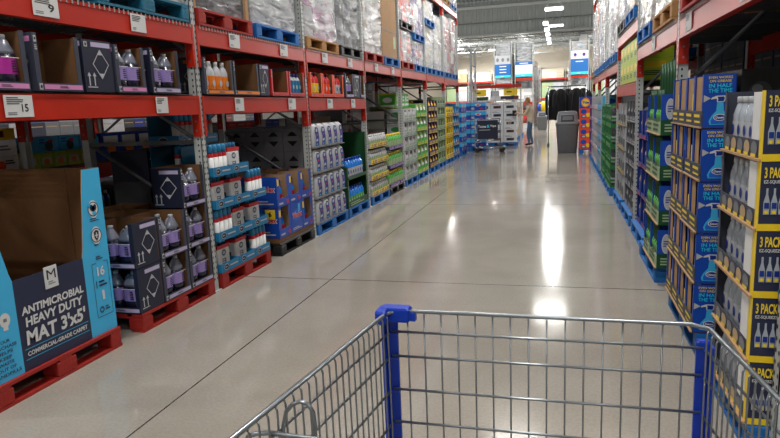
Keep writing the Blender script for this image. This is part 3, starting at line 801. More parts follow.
for i, (y, w, c, cols, z, lb, h) in enumerate(RU):
    pallet('R', y, z, c, '%s pallet %s' % (c, lb), w=w, grp=GR, off=.05)
    load('R', y, z + .147, w - .04, h, cols, 'wrapped load %s' % lb, film='film' if i < 4 else 'film_thin', seed=40 + i, tiers=4, off=.08)
for i, y in enumerate((8.95, 10.2, 11.55, 12.85, 14.3, 15.6, 17.0, 18.3)):
    pallet('R', y, 4.341, 'red' if i % 3 == 2 else 'blue', 'pallet high on the topmost right level, %s of those in view' % OR[i], w=1.08, grp='pallets on the topmost level of the right racks', off=.05)
    load('R', y, 4.486, 1.04, 1.0, (('white', 'red', 'paper'), ('cardboard', 'dimwhite', 'slate'))[i % 2], 'wrapped load high on the topmost right level, %s of those in view' % OR[i], film='film_thin', seed=60 + i % 4, tiers=3, off=.08)
# ================================================================== LEFT: mat bin
def make_matbin():
    t = empty('cardboard_bin'); w, d, z1 = 1.04, 1.14, 1.13; L2 = w / 2; th = .008
    mb = MB(); mb.box(-L2, 0, 0, L2, d, th, 'cardboard'); mb.box(-L2, d - th, 0, L2, d, z1, 'cardboard')
    mb.box(-L2, .27, 0, -L2 + th, d, z1, 'cardboard'); mb.box(L2 - th, .27, 0, L2, d, z1, 'cardboard'); mb.build('inner_wall', t)
    mb = MB()   # outer skin of the sides, printed blue
    for s in (-1, 1):
        x = s * L2; prof = [(0, 0), (d, 0), (d, z1), (0, z1)]
        mb.box(min(x, x + s * .003), 0, 0, max(x, x + s * .003), d, z1, 'sky')
        mb.box(min(x, x - s * .003), 0, .0, max(x, x - s * .003), .27, z1, 'cardboard')
    mb.build('side_panel', t)
    mb = MB(); mb.box(-.29, -.006, 0, .27, 0, .555, 'navy'); mb.build('front_panel', t)
    fr = F(-L2, -.006, 0)
    for s in (-1, 1):
        mb = MB(); e = L2 - .27 if s > 0 else L2 - .29
        pts = [(.27, 0), (L2, 0), (L2, z1), (.36, z1), (.335, .98), (.315, .82), (.285, .62), (.27, .555)] if s > 0 else [(-.29, 0), (-.29, .555), (-.305, .6), (-.345, .78), (-.36, .9), (-.37, z1), (-L2, z1), (-L2, 0)]
        a = [(x, -.006, z) for x, z in pts]; b = [(x, 0.0, z) for x, z in pts]
        mb.face(a if s > 0 else a[::-1] if False else a, 'sky'); mb.face(b[::-1], 'cardboard')
        for i in range(len(pts)):
            j = (i + 1) % len(pts); mb.face([a[j], a[i], b[i], b[j]], 'cardboard_pale')
        mb.build('side_flap', t)
    mb = MB(); c = L2
    for tx, v, h, fw in (('ANTIMICROBIAL', .335, .05, .5), ('HEAVY DUTY', .26, .058, .46), ("MAT 3'x5'", .15, .092, .48)):
        mb.text(fr, tx, L2 - .01, v, h, 'paper', fitw=fw, bold=.035, shear=.06)
    mb.text(fr, 'COMMERCIAL-GRADE CARPET', L2 - .01, .085, .028, 'paper', fitw=.49, bold=.03)
    mb.panel(fr, L2 - .27, .128, L2 + .25, .132, 'sky'); mb.panel(fr, L2 - .27, .065, L2 + .25, .069, 'sky'); mb.build('lettering', t)
    mb = MB(); mb.box(-.06, -.012, .44, .04, -.006, .575, 'paper'); f3 = F(-.06, -.012, .44); mb.text(f3, 'M', .05, .055, .06, 'ink', fitw=.07, bold=.0, e=.001); mb.lines(f3, .02, .02, .08, .045, 2, 'gray_mid', 1, .001)
    mb.build('logo_tag', t)
    mb = MB(); u = L2 + .42
    for v in (.86, .68):
        mb.disc(fr, u, v, .046, .06, 'white'); mb.ring(fr, u, v, .05, .006, 'navy', .003)
    for i in range(3): mb.disc(fr, u - .015 + i * .015, .87 - .01 * (i == 1), .016, .022, 'navy', .004, 10)
    mb.disc(fr, u - .03, .885, .014, .018, 'sky', .004, 10); mb.panel(fr, u - .004, .825, u + .004, .87, 'navy', .004); mb.disc(fr, u + .005, .832, .02, .012, 'sky', .0045, 10)
    mb.poly(fr, [(u - .024, .705), (u, .718), (u + .024, .705), (u + .02, .665), (u, .64), (u - .02, .665)], 'navy', .004); mb.panel(fr, u - .004, .66, u + .004, .7, 'white', .005); mb.panel(fr, u - .014, .676, u + .014, .684, 'white', .005)
    mb.lines(fr, u - .045, .775, u + .045, .8, 2, 'navy'); mb.lines(fr, u - .03, .605, u + .03, .622, 1, 'navy')
    mb.lines(fr, u - .03, .51, u + .035, .54, 2, 'navy')
    for (a0, b0, a1, b1) in ((u - .075, .49, u - .035, .494), (u + .035, .49, u + .075, .494), (u - .078, .12, u - .074, .49), (u + .074, .12, u + .078, .49), (u - .075, .116, u + .075, .12)): mb.panel(fr, a0, b0, a1, b1, 'navy')
    mb.text(fr, '16', u, .4, .065, 'paper', fitw=.07, bold=.03); mb.lines(fr, u - .03, .32, u + .05, .37, 2, 'navy'); mb.panel(fr, u - .055, .32, u - .047, .37, 'navy')
    mb.text(fr, '1', u, .23, .065, 'paper', fitw=.022, bold=.03); mb.ring(fr, u - .03, .165, .022, .009, 'navy'); mb.lines(fr, u + .005, .15, u + .05, .185, 2, 'navy')
    mb.build('right_flap_print', t)
    mb = MB(); u = .115
    for i, tx in enumerate(('YOUR', 'PURCHASE', 'HELPS', 'KEEP', 'WASTE', 'OUT OF', 'LANDFILLS')):
        mb.text(fr, tx, u, .222 - i * .032, .019, 'navy', fitw=.021 * len(tx), bold=.02)
    mb.disc(fr, u + .03, .35, .036, .042, 'paper'); mb.panel(fr, u + .014, .29, u + .046, .315, 'paper'); mb.panel(fr, u + .018, .34, u + .042, .36, 'gray_mid', .003); mb.panel(fr, u - .06, .3, u - .02, .34, 'gray_dark'); mb.panel(fr, u - .05, .34, u - .025, .365, 'gray_dark')
    mb.build('left_flap_print', t)
    return t
GP = 'floor pallets along the left racks'
pallet('L', 3.09, 0, 'red', 'worn red pallet under the light blue mat bin', w=1.04, grp=GP)
l, r = at('L', 3.09, .143, .03); put(make_matbin, (), l, r, 'open light blue and navy cardboard bin lettered antimicrobial heavy duty mat', 'cardboard bin')

# ---------------- jug cartons on the second red pallet
pallet('L', 4.375, 0, 'red', 'red pallet under the stack of navy jug cartons', w=1.03, grp=GP)
JB = ('cleaner_jug',)
def jugs(side, y, z, off, n, w, lab, where, rows=1, kw=(), turn=0.0, rx=0.0, idx0=0):
    for q in range(rows):
        for i in range(n):
            dx = -w / 2 + (i + .5) * w / n; dy = .07 + q * .125
            l, r = at(side, y, z, off, turn); v = Vector((dx, dy, 0)); v.rotate(Matrix.Rotation(r, 3, 'Z'))
            put(make_jug, (lab,) + kw, (l[0] + v.x + rx, l[1] + v.y, l[2] + v.z), r, 'dark jug with %s label, %s, %s%s' % (lab, where, nf(i, n), ', behind' if q else ''), 'jug', 'cleaner jugs')
for k in range(2):
    z = .146 + .345 * k; tw = ('bottom tier', 'second tier')[k]
    # first carton of the tier shows its opening to the camera
    put(make_jug_carton, (.36, .28, .34, 'lilac_pale', 'navy_dark'), (XL - .19, 3.865, z), 0, 'navy display carton opening towards the camera, near corner of the jug pallet, ' + tw, 'carton', 'navy jug cartons on the red pallet')
    jugs('L', 3.865, z + .008, .19, 2, .32, 'lilac', 'near corner carton, ' + tw, turn=-PI / 2)
    for c, (y, w) in enumerate(((4.345, .36), (4.71, .34))):
        for dp in range(3):
            l, r = at('L', y, z, .01 + .295 * dp)
            wh = ('front row', 'second row', 'third row')[dp]
            put(make_jug_carton, (w, .28, .34, 'lilac_pale', 'slate'), l, r, 'slate jug carton with lilac band on the floor stack, %s, %s, %s' % (('middle', 'far end')[c], wh, tw), 'carton', 'navy jug cartons on the red pallet')
            if dp == 0 or k == 1:
                jugs('L', y, z + .008, .01 + .295 * dp, 2, w - .03, 'lilac', '%s carton, %s, %s' % (('middle', 'far end')[c], wh, tw), rows=2 if dp == 0 else 1)
    for dp in range(2):
        l, r = at('L', 4.02, z, .40 + .295 * dp); put(make_jug_carton, (.29, .28, .34, 'lilac_pale', 'slate'), l, r, 'narrow slate jug carton behind the near corner one, %s in, %s' % (('second row', 'third row')[dp], tw), 'carton', 'navy jug cartons on the red pallet')
        jugs('L', 4.02, z + .008, .4 + .295 * dp, 1, .26, 'lilac', 'behind near corner carton, %s, %s' % (('second row', 'third row')[dp], tw))
l, r = at('L', 4.71, .146 + .69, .02); put(make_jug_carton, (.34, .28, .34, 'lilac_pale', 'navy_dark'), l, r, 'topmost jug carton of the stack with a white diamond on its side', 'carton', 'navy jug cartons on the red pallet')
jugs('L', 4.71, .146 + .698, .02, 2, .31, 'lilac', 'topmost carton of the floor stack', rows=2)

# ---------------- lower shelf, nearest bay
ZS = 1.777
GS = 'cartons on the left lower shelf'
def carton(kind, y, w, args, label, off=.0, z=ZS, side='L', group=GS):
    l, r = at(side, y, z, off); return put(kind, (w,) + args, l, r, label, 'carton', group)
carton(make_jug_carton, 2.91, .37, (.28, .34, 'pink', 'slate'), 'slate display carton with a pink band holding magenta label jugs, left edge of the picture')
jugs('L', 2.91, ZS + .008, .0, 2, .34, 'magenta', 'shelf carton at the left edge')
carton(make_jug_carton, 3.34, .37, (.28, .34, 'pink', 'slate'), 'empty slate display carton with a pink band and bare brown inside')
carton(make_diamond_carton, 3.70, .28, (.28, .34), 'closed navy carton with a white diamond, on the left lower shelf')
carton(make_jug_carton, 4.03, .32, (.28, .33, 'pink', 'slate'), 'slate carton with pink band and lilac jugs, right of the navy diamond carton')
jugs('L', 4.03, ZS + .008, .0, 2, .3, 'lilac', 'shelf carton beside the diamond carton')
carton(make_jug_carton, 4.45, .37, (.28, .34, 'lilac_pale', 'navy_dark'), 'navy jug carton on the shelf beside the first left rack post')
jugs('L', 4.45, ZS + .008, .0, 2, .34, 'lilac', 'shelf carton at the first post')
carton(make_diamond_carton, 4.55, .28, (.3, .3), 'shaded navy carton behind the jugs beside the first left rack post', off=.4)
# ---------------- lower shelf, second bay
carton(make_jug_carton, 5.27, .5, (.28, .32, 'orange', 'slate'), 'slate carton with orange band full of white bottles with orange labels')
for i in range(8):
    l, r = at('L', 5.27 - .18 + (i % 4) * .12, ZS + .008, .065 + .13 * (i // 4)); put(make_bottle, ('cleaner_bottle', .29, .05, 'dimwhite', 'orange', 'white', .1, .55), l, r, 'white bottle with orange label in the orange banded carton, %s row, %s' % (('front', 'back')[i // 4], nf(i % 4, 4)), 'bottle', 'white bottles with orange labels')
carton(make_jug_carton, 5.8, .52, (.28, .32, 'orange', 'slate'), 'empty slate carton with orange band and bare brown inside')
carton(make_diamond_carton, 6.2, .22, (.28, .32), 'narrow closed slate carton with diamond beside the empty orange banded one')
carton(make_jug_carton, 6.58, .44, (.28, .28, 'red', 'red'), 'empty red carton on the left lower shelf')
carton(make_jug_carton, 7.05, .44, (.28, .28, 'red', 'red'), 'red carton of white and blue bottles beside the empty red one')
for i in range(4):
    l, r = at('L', 6.905 + i * .097, ZS + .008, .06); put(make_bottle, ('spray_can', .25, .042, 'dimwhite', 'teal', 'blue_deep', .1, .7), l, r, 'white and blue bottle in the second red shelf carton, ' + nf(i, 4), 'bottle', 'white and blue bottles in the red carton')
# ---------------- lower shelf, third bay
for c, y in enumerate((7.68, 8.1, 8.52)):
    carton(make_jug_carton, y, .4, (.28, .3, 'red', 'orange_red'), 'orange red carton of red bottles on the left lower shelf, %s' % ('nearest', 'middle', 'farthest')[c])
    for i in range(3):
        l, r = at('L', y - .12 + i * .12, ZS + .008, .065); put(make_bottle, ('cleaner_bottle', .3, .048, 'red', ('yellow', 'orange_red', 'dimwhite')[c], 'maroon', .15, .55), l, r, 'red bottle in the %s orange red shelf carton, %s' % (('nearest', 'middle', 'farthest')[c], nf(i, 3)), 'bottle', 'red bottles in the %s orange red carton' % ('nearest', 'middle', 'farthest')[c])
carton(make_jug_carton, 9.0, .36, (.28, .34, 'lilac_pale', 'slate'), 'slate jug carton beside the orange red cartons')
jugs('L', 9.0, ZS + .008, 0, 2, .34, 'lilac', 'shelf carton past the orange red ones')
carton(make_diamond_carton, 9.35, .28, (.28, .34), 'closed navy carton second from the far end of the lower shelf')
carton(make_jug_carton, 9.62, .2, (.28, .34, 'lilac_pale', 'slate'), 'slate carton at the far end of the left lower shelf')

# ---------------- wipes stack
def make_wipes_tray(w, d):
    t = empty('display_tray'); L2 = w / 2; mb = MB(); mb.box(-L2, 0, 0, L2, d, .005, 'cardboard'); mb.box(-L2, 0, 0, -L2 + .005, d, .085, 'teal'); mb.box(L2 - .005, 0, 0, L2, d, .085, 'teal'); mb.box(-L2, d - .005, 0, L2, d, .28, 'teal_dark'); mb.build('tray_body', t)
    mb = MB(); mb.box(-L2, -.005, 0, L2, 0, .085, 'teal'); fr = F(-L2, -.005, 0)
    mb.disc(fr, w * .26, .044, w * .13, .03, 'dimwhite'); mb.disc(fr, w * .26, .044, w * .115, .024, 'navy_dark', .003); mb.lines(fr, w * .18, .036, w * .34, .052, 1, 'dimwhite', 1, .004); mb.lines(fr, w * .46, .03, w * .95, .056, 1, 'dimwhite', 6)
    fr = F(-L2, 0, 0, 'l', d); mb.disc(fr, d * .5, .044, d * .16, .03, 'dimwhite'); mb.disc(fr, d * .5, .044, d * .14, .024, 'navy_dark', .003)
    mb.build('front_lip', t); return t
pallet('L', 5.54, 0, 'red', 'red pallet under the teal and white wipes stack', w=1.02, grp=GP)
PAT = ['RRT', 'TRR', 'RRT', 'TR.']
TW = ['bottom tier', 'second tier', 'third tier', 'fourth tier', 'fifth tier']
CW = ['near column', 'middle column', 'far column']
for k in range(4):
    for c in range(3):
        if PAT[k][c] == '.': continue
        for dp in range(2):
            z = .146 + k * .298; y = 5.2 + c * .34; off = .008 + dp * .32
            wh = '%s, %s, %s' % (TW[k], CW[c], ('front', 'second row')[dp])
            l, r = at('L', y, z, off); put(make_wipes_tray, (.335, .31), l, r, 'teal tray with navy oval badge on the wipes pallet, ' + wh, 'tray', 'teal trays of the wipes pallet')
            if PAT[k][c] == 'R':
                l, r = at('L', y, z + .006, off + .06); put(make_refill, (), l, r, 'white wipes pack with red band, ' + wh, 'wipes pack', 'white wipes packs on the teal trays')
            else:
                for i in range(4):
                    for j in range(1 + (dp == 0 and c == 0)):
                        l, r = at('L', y - .117 + i * .078, z + .006, off + .05 + j * .08); put(make_tall, ('dimwhite', 'teal', 'red'), l, r, 'slim white pack with blue top, %s, %s%s' % (wh, nf(i, 4), ', behind' if j else ''), 'wand pack', 'slim blue topped packs')
for c in range(2):
    z = .146 + 4 * .298 - (.0); l, r = at('L', 5.2 + c * .34, z, .328); put(make_wipes_tray, (.335, .31), l, r, 'teal tray set back at the very top of the wipes stack, ' + CW[c], 'tray', 'teal trays of the wipes pallet')
    for i in range(4):
        l, r = at('L', 5.2 + c * .34 - .117 + i * .078, z + .006, .38); put(make_tall, ('dimwhite', 'teal', 'red'), l, r, 'slim blue topped pack in the set back top tray, %s, %s' % (CW[c], nf(i, 4)), 'wand pack', 'slim blue topped packs')

# ---------------- blue glass cleaner
pallet('L', 6.835, 0, 'black', 'black plastic pallet under the blue glass cleaner cartons', w=1.02, grp=GP)
def make_cleaner_carton(w, d, h, closed):
    t = empty('display_carton'); L2 = w / 2; mb = MB(); th = .006
    if closed: mb.box(-L2, 0, 0, L2, d, h, 'blue')
    else:
        mb.box(-L2, 0, 0, L2, d, th, 'cardboard'); mb.box(-L2, d - th, 0, L2, d, h, 'cardboard')
        for s in (-1, 1):
            x0, x1 = (-L2, -L2 + th) if s < 0 else (L2 - th, L2); mb.box(x0, 0, 0, x1, d, h, 'blue'); xi = x1 + .0006 if s < 0 else x0 - .0006
            mb.face([(xi, .004, th), (xi, d - th, th), (xi, d - th, h), (xi, .004, h)], 'cardboard_pale')
    mb.build('carton_body', t); mb = MB()
    H = h if closed else h * .28
    mb.box(-L2, -.005, 0, L2, 0, H, 'blue'); fr = F(-L2, -.005, 0)
    if closed:
        mb.disc(fr, w * .5, h * .56, w * .42, h * .2, 'blue_bright'); mb.text(fr, 'Windex', w * .5, h * .46, h * .2, 'white', fitw=w * .86, bold=.07, shear=.12, e=.004); mb.text(fr, 'Windex', w * .5, h * .47, h * .18, 'red', fitw=w * .8, bold=.03, shear=.12, e=.006)
        mb.lines(fr, w * .1, h * .06, w * .9, h * .16, 2, 'dimwhite'); mb.panel(fr, w * .62, h * .66, w * .8, h * .92, 'sky', .003)
    else:
        mb.disc(fr, w * .8, h * .12, w * .1, h * .07, 'red', .003); mb.lines(fr, w * .1, h * .04, w * .6, h * .16, 1, 'dimwhite'); mb.panel(fr, 0, H, w * .2, h, 'blue', -.001); mb.panel(fr, w * .82, H, w, h, 'blue', -.001); mb.panel(fr, w * .03, h * .7, w * .17, h * .92, 'yellow', .001)
    mb.build('front_print', t)
    mb = MB(); fr = F(-L2, 0, 0, 'l', d); mb.text(fr, 'Windex', d * .5, h * .5, h * .2, 'white', fitw=d * .9, bold=.07, shear=.12); mb.text(fr, 'Windex', d * .5, h * .51, h * .18, 'red', fitw=d * .84, bold=.03, shear=.12, e=.005); mb.lines(fr, d * .1, h * .08, d * .9, h * .25, 2, 'dimwhite'); mb.build('side_print', t)
    return t
for k in range(2):
    for c in range(3):
        for dp in range(2):
            z = .148 + .05 + k * .35; y = 6.50 + c * .335; cl = (k == 0 and c == 1)
            wh = '%s, %s, %s' % (('bottom tier', 'top tier')[k], CW[c], ('front', 'behind')[dp])
            l, r = at('L', y, z, .02 + dp * .3); put(make_cleaner_carton, (.33, .29, .345, cl), l, r, 'blue glass cleaner carton on the black pallet, ' + wh, 'carton', 'blue glass cleaner cartons')
            if not cl:
                for i in range(2 if dp == 0 or k == 1 else 1):
                    l, r = at('L', y - .07 + i * .14, z + .008, .1 + dp * .3); put(make_spray, ('blue_liquid', 'red', 'blue_deep', .28, .042), l, r, 'blue glass cleaner spray bottle, %s, %s' % (wh, nf(i, 2)), 'spray bottle', 'glass cleaner bottles')
mb = MB(); mb.box(-.51, 0, 0, .51, 1.1, .05, 'cardboard'); l, r = at('L', 6.835, .147, .02); o = mb.build('cardboard_slip_sheet', None, l, r); tag(o, 'brown cardboard base under the blue glass cleaner cartons', 'cardboard')
mb = MB(); fr = F(-.06, 0, 0, 'l', .0); mb.box(0, 0, 0, .12, .004, .11, 'yellow'); mb.text(F(0, 0, 0), '6', .06, .03, .06, 'ink', bold=.03, e=.001); o = mb.build('price_sign', None, (XL - .17, 6.318, .42), 0); tag(o, 'yellow price card with a 6 on the near side of the glass cleaner stack', 'price sign')

# ---------------- grey cartons and white packs
pallet('L', 8.06, 0, 'blue', 'blue pallet under the white cleaner packs, left row', w=1.2, grp=GP)
for c in range(4):
    for k in range(4):
        wh = '%s, %s from the aisle' % (('bottom tier', 'second tier', 'third tier', 'topmost tier')[k], ('first column', 'second column', 'third column', 'fourth column')[c])
        put(make_gray_carton, (.255, .5, .315), (XL - .16 - .13 - c * .262, 7.47, .145 + k * .318), 0, 'grey carton with dark diamond behind the white packs, ' + wh, 'carton', 'grey cartons behind the white packs')
for k in range(4):
    for c in range(5):
        l, r = at('L', 7.59 + c * .232, .145 + k * .328 + .008, .075)
        put(make_pouch, ('blue_deep', 'red'), l, r, 'white pack with blue bottle print, %s, %s' % (('bottom tier', 'second tier', 'third tier', 'topmost tier')[k], OR[c] + ' column from the near side'), 'cleaner pack', 'white and blue cleaner packs')
    mb = MB(); mb.box(-.6, 0, 0, .6, .155, .006, 'cardboard_gray'); l, r = at('L', 8.055, .145 + k * .328, 0); o = mb.build('tray_sheet', None, l, r)
    tag(o, 'thin grey tray sheet under the %s of white cleaner packs' % ('bottom tier', 'second tier', 'third tier', 'topmost tier')[k], 'tray sheet')

# ---------------- green display bin
def make_greenbin():
    t = empty('cardboard_bin'); w, d, h = 1.0, 1.1, 1.1; L2 = w / 2
    mb = MB(); mb.box(-L2, 0, 0, L2, d, .01, 'cardboard'); mb.box(-L2, d - .01, 0, L2, d, h, 'green_dark'); mb.box(L2 - .012, 0, 0, L2, d, h, 'green_dark'); mb.box(-L2, 0, 0, -L2 + .012, d, .62, 'green_dark'); mb.build('bin_wall', t)
    mb = MB(); mb.box(L2 - .07, -.006, 0, L2, 0, h, 'green_dark'); mb.lines(F(L2 - .07, -.006, 0), .02, .1, .05, 1.0, 26, 'green_pale', 4); mb.build('corner_post', t)
    mb = MB(); mb.box(-L2, -.006, 0, L2 - .07, 0, .1, 'green_dark'); mb.box(-L2, -.006, .1, -L2 + .05, 0, .62, 'green_dark'); mb.box(-L2, -.006, .42, L2 - .07, 0, .47, 'green_dark'); mb.lines(F(-L2, -.006, 0), .1, .02, .8, .08, 2, 'green_pale'); mb.lines(F(-L2, 0, 0, 'l', d), d - .3, .2, d - .05, .6, 7, 'green_pale', 3); mb.build('front_panel', t)
    mb = MB(); mb.box(-L2 + .012, .005, .43, L2 - .012, .8, .44, 'cardboard'); mb.build('inner_shelf', t)
    return t
pallet('L', 9.24, 0, 'blue', 'blue pallet under the dark green display bin', w=1.02, grp=GP)
l, r = at('L', 9.24, .143, .02); put(make_greenbin, (), l, r, 'dark green cardboard display bin with tall far side, left row', 'cardboard bin')
for k in range(2):
    for i in range(7):
        l, r = at('L', 8.85 + i * .115, .143 + (.011, .441)[k], .075); put(make_bottle, ('cleaner_bottle', .3, .05, 'blue_liquid', ('green_bright', 'dimwhite')[k], 'blue', .1, .5), l, r, 'blue bottle on the %s level of the green display bin, %s' % (('lower', 'upper')[k], nf(i, 7)), 'bottle', 'blue bottles on the %s level of the green bin' % ('lower', 'upper')[k])

# ---------------- the rest of the left row: case stacks
def cases(side, y0, cols, cw, z0, tiers, th, args, desc, grp, off=.0, depth=1, d=.36, skip=()):
    """args: name, body, front, accent, n, bottle (h, r, body, label, cap), lip, word"""
    name, body, front, accent, n, bt, lip = args[:7]; closed = len(args) > 7 and args[7]; word = args[8] if len(args) > 8 else None
    for k in range(tiers):
        for c in range(cols):
            for dp in range(depth):
                if (c, k) in skip: continue
                sgn = 1
                y = y0 + (c + .5) * cw
                l, r = at(side, y, z0 + k * th, off + dp * (d + .01) + rnd.uniform(0, .012))
                lb = '%s, %s tier, %s' % (desc, tierword(k, tiers), colword(c, cols) or 'single column')
                if dp: lb += ', behind'
                put(make_case, (name, cw - .008, d, th - .006, body, front, accent, n, th * .84, bt[0], bt[1], bt[2], bt[3], lip, 1, word, 'white', closed), l, r, lb, 'case', grp)
pallet('L', 10.49, 0, 'blue', 'blue pallet under the yellow trays, left row', w=1.12, grp=GP)
cases('L', 9.95, 3, .36, .145, 4, .268, ('bottle_case', 'dimwhite', 'yellow', 'blue_deep', 3, (.054, 'dimwhite', 'green_pale', 'white'), .3), 'bright yellow tray of pale bottles', 'yellow trays past the green bin')
pallet('L', 11.66, 0, 'black', 'black pallet under the green bottles in purple trays', w=1.1, grp=GP)
cases('L', 11.12, 3, .36, .148, 3, .345, ('bottle_case', 'slate', 'purple', 'lilac_pale', 3, (.057, 'green_bright', 'green_pale', 'yellow'), .18), 'slate and purple tray of green bottles', 'trays of green bottles')
FL = [ # y0, width, tiers, th, args, description, pallet colour
 (12.34, 1.1, 5, .29, ('product_case', 'white', 'dimwhite', 'green', 3, (.05, 'dimwhite', 'green_pale', 'slate'), .35), 'white case with green and brown print'),
 (13.5, 1.12, 5, .31, ('product_case', 'green_pale', 'green_bright', 'yellow', 3, (.055, 'white', 'green_bright', 'yellow'), .3), 'green and yellow case of white bottles'),
 (14.8, 1.1, 6, .27, ('product_case', 'plum', 'plum', 'yellow', 3, (.05, 'yellow', 'purple', 'orange'), .4), 'plum and yellow case'),
 (15.98, 1.1, 6, .285, ('product_case', 'green_pale', 'green_pale', 'green_dark', 2, (.06, 'gray_dark', 'slate', 'black'), .4), 'pale green case with dark jars'),
 (17.24, 1.1, 5, .29, ('product_case', 'yellow', 'yellow', 'ink', 2, (.055, 'gray_dark', 'ink', 'yellow'), .45), 'yellow case with dark openings'),
 (18.4, 1.1, 5, .29, ('product_case', 'teal', 'blue', 'yellow', 3, (.05, 'sky', 'dimwhite', 'green_bright'), .3), 'teal and blue case')]
for i, (y0, w, n, th, a, desc) in enumerate(FL):
    pallet('L', y0 + w / 2, 0, 'blue', 'blue pallet under the stack of each %s, left row' % desc, w=w - .02, grp=GP)
    cases('L', y0 + .01, 3, (w - .02) / 3, .145, n, th, a, desc, 'cases: ' + desc)
cases('L', 12.9, 2, .5, .146 + 5 * .31, 1, .32, ('product_case', 'lime', 'lime', 'white', 2, (.05, 'white', 'white', 'white'), .3, True), 'large lime and white carton on top of the white cases', 'large lime cartons', off=.1) if False else None
cases('L', 12.36, 3, .36, .146 + 5 * .29, 1, .3, ('product_case', 'lime', 'green_bright', 'white', 2, (.05, 'white', 'white', 'white'), .3, True), 'lime green closed carton crowning the white case stack', 'lime cartons on the white case stack', off=.15)
# deeper rows so the stacks have body
def bulk(side, y, z, w, h, cols, label, off=.42, d=.7, seed=0, tiers=3, nx=3):
    def_args = (w, d, h, cols, 'film_thin', seed, tiers, nx, False)
    l, r = at(side, y, z, off); return put(make_block, (w, d, h, cols, seed, tiers, nx), l, r, label, 'stacked cartons', 'cartons in the depth of the racks')
def make_block(w, d, h, cols, seed, tiers, nx):
    t = empty('stacked_cartons'); r = random.Random(seed); th = h / tiers
    for k in range(tiers):
        for i in range(nx):
            mb = MB(); x0 = -w / 2 + i * w / nx; mb.box(x0 + .004, 0, k * th, x0 + w / nx - .004, d, (k + 1) * th - .004, cols[r.randrange(len(cols))]); mb.panel(F(x0, 0, k * th), .03, th * .7, w / nx - .06, th * .76, 'tan'); mb.build('carton', t)
    return t
bulk('L', 6.835, .2, 1.0, .62, ('blue', 'blue_deep'), 'blue cartons deep behind the glass cleaner front rows', off=.66, d=.4, seed=1)
bulk('L', 5.54, .146, 1.0, 1.15, ('navy_dark', 'gray_dark'), 'dark cartons deep behind the wipes stack', off=.68, d=.4, seed=2, tiers=4)
for i, (y, w, h, cl, nm) in enumerate(((10.49, 1.06, 1.05, ('yellow', 'cardboard'), 'yellow'), (11.66, 1.06, 1.0, ('purple', 'green_dark'), 'purple'), (12.88, 1.06, 1.4, ('white', 'dimwhite'), 'white'), (14.06, 1.08, 1.5, ('green_pale', 'yellow'), 'green and yellow'), (15.35, 1.06, 1.6, ('plum', 'yellow'), 'plum'), (16.52, 1.06, 1.65, ('green_pale', 'dimwhite'), 'pale green'), (17.8, 1.06, 1.4, ('yellow', 'cardboard'), 'plain yellow'), (18.94, 1.06, 1.4, ('teal', 'blue'), 'teal and blue'))):
    bulk('L', y, .146, w, h, cl, 'carton block deep in the left racks behind the %s cases' % nm, off=.42, d=.65, seed=5 + i, tiers=4)

# ---------------- back to back rack seen through the gaps
XB = -6.17
for i, y in enumerate(LP[:6]):
    put(make_upright, (5.6,), (XB, y + .0, 0), -PI / 2, 'dim rack upright frame of the row behind the left racks, ' + pword(i, 9), 'rack upright', 'upright frames of the row behind')
for i in range(5):
    c = (LP[i] + LP[i + 1]) / 2
    for off, rr, nm in ((.03, 0, 'far aisle side'), (1.235, PI, 'near side')):
        for z, zn in ((.965, 'low'), (1.605, 'upper')):
            put(make_beam, (2.34,), (XB + off, c, z), -PI / 2 + rr, 'shaded red beam behind the left racks, %s, %s level, %s bay' % (nm, zn, OR[i]), 'rack beam', 'beams of the row behind the left racks')
    for z, zn in ((.965, 'low'), (1.605, 'upper')):
        put(make_deck, (2.33,), (XB + .03, c, z + .161), -PI / 2, 'shaded wire deck of the row behind the left racks, %s level, %s bay' % (zn, OR[i]), 'wire deck', 'wire decks of the row behind')
ZB = 1.142
def bk(y, z, w, h, body, prints, label, n=1, off=0.0, d=.4):
    for i in range(n):
        put(make_box, ('grocery_carton', w, d, h, body, prints), (-4.98 - off, y + i * (w + .015), z), PI / 2, label if n == 1 else label + ', ' + OR[i] + ' along', 'carton', 'grocery cartons in the row behind')
P1 = (('d', .55, .45, .3, .3, 'orange_red'), ('d', .2, .6, .12, .12, 'green_bright'), ('l', .65, .5, .95, .8, 2, 'ink'))
bk(4.22, ZB, .42, .15, 'white', P1, 'white grocery carton with round food picture, behind the mat bin', 2)
bk(4.22, ZB + .155, .42, .15, 'white', (('d', .3, .5, .3, .3, 'lime'), ('l', .5, .3, .9, .7, 2, 'gray_mid')), 'white grocery carton with green emblem, behind the mat bin', 2)
bk(4.22, ZB + .31, .42, .1, 'yellow', (('p', .3, .2, .7, .8, 'maroon'),), 'yellow grocery carton at the top behind the mat bin', 2)
bk(5.21, ZB, .17, .15, 'lime', (('p', .12, .25, .88, .7, 'cream'), ('d', .5, .4, .25, .2, 'orange')), 'olive green grocery carton behind the purple jug stack', 4)
bk(5.26, ZB + .155, .27, .15, 'sky', (('d', .5, .4, .35, .35, 'slate'), ('d', .6, .7, .2, .14, 'red'), ('l', .05, .55, .4, .9, 2, 'blue')), 'pale blue carton with red and black print, behind the first bay', 3)
bk(6.18, ZB, .3, .3, 'blue', (('p', .1, .5, .9, .9, 'white'), ('d', .5, .4, .25, .2, 'orange')), 'blue and white carton behind the first left bay', 3)
for i, (y, cl) in enumerate(((8.05, ('dimwhite', 'gray_mid')), (9.2, ('dimwhite', 'red')), (10.5, ('dimwhite', 'blue')), (11.65, ('gray_mid', 'dimwhite')), (12.95, ('tan', 'dimwhite')))):
    put(make_block, (1.1, .8, .34, cl, i, 2, 4), (-5.0, y, ZB), PI / 2, 'dim mixed cartons on the shelf of the row behind, %s of five stacks' % OR[i], 'stacked cartons', 'mixed cartons in the row behind')
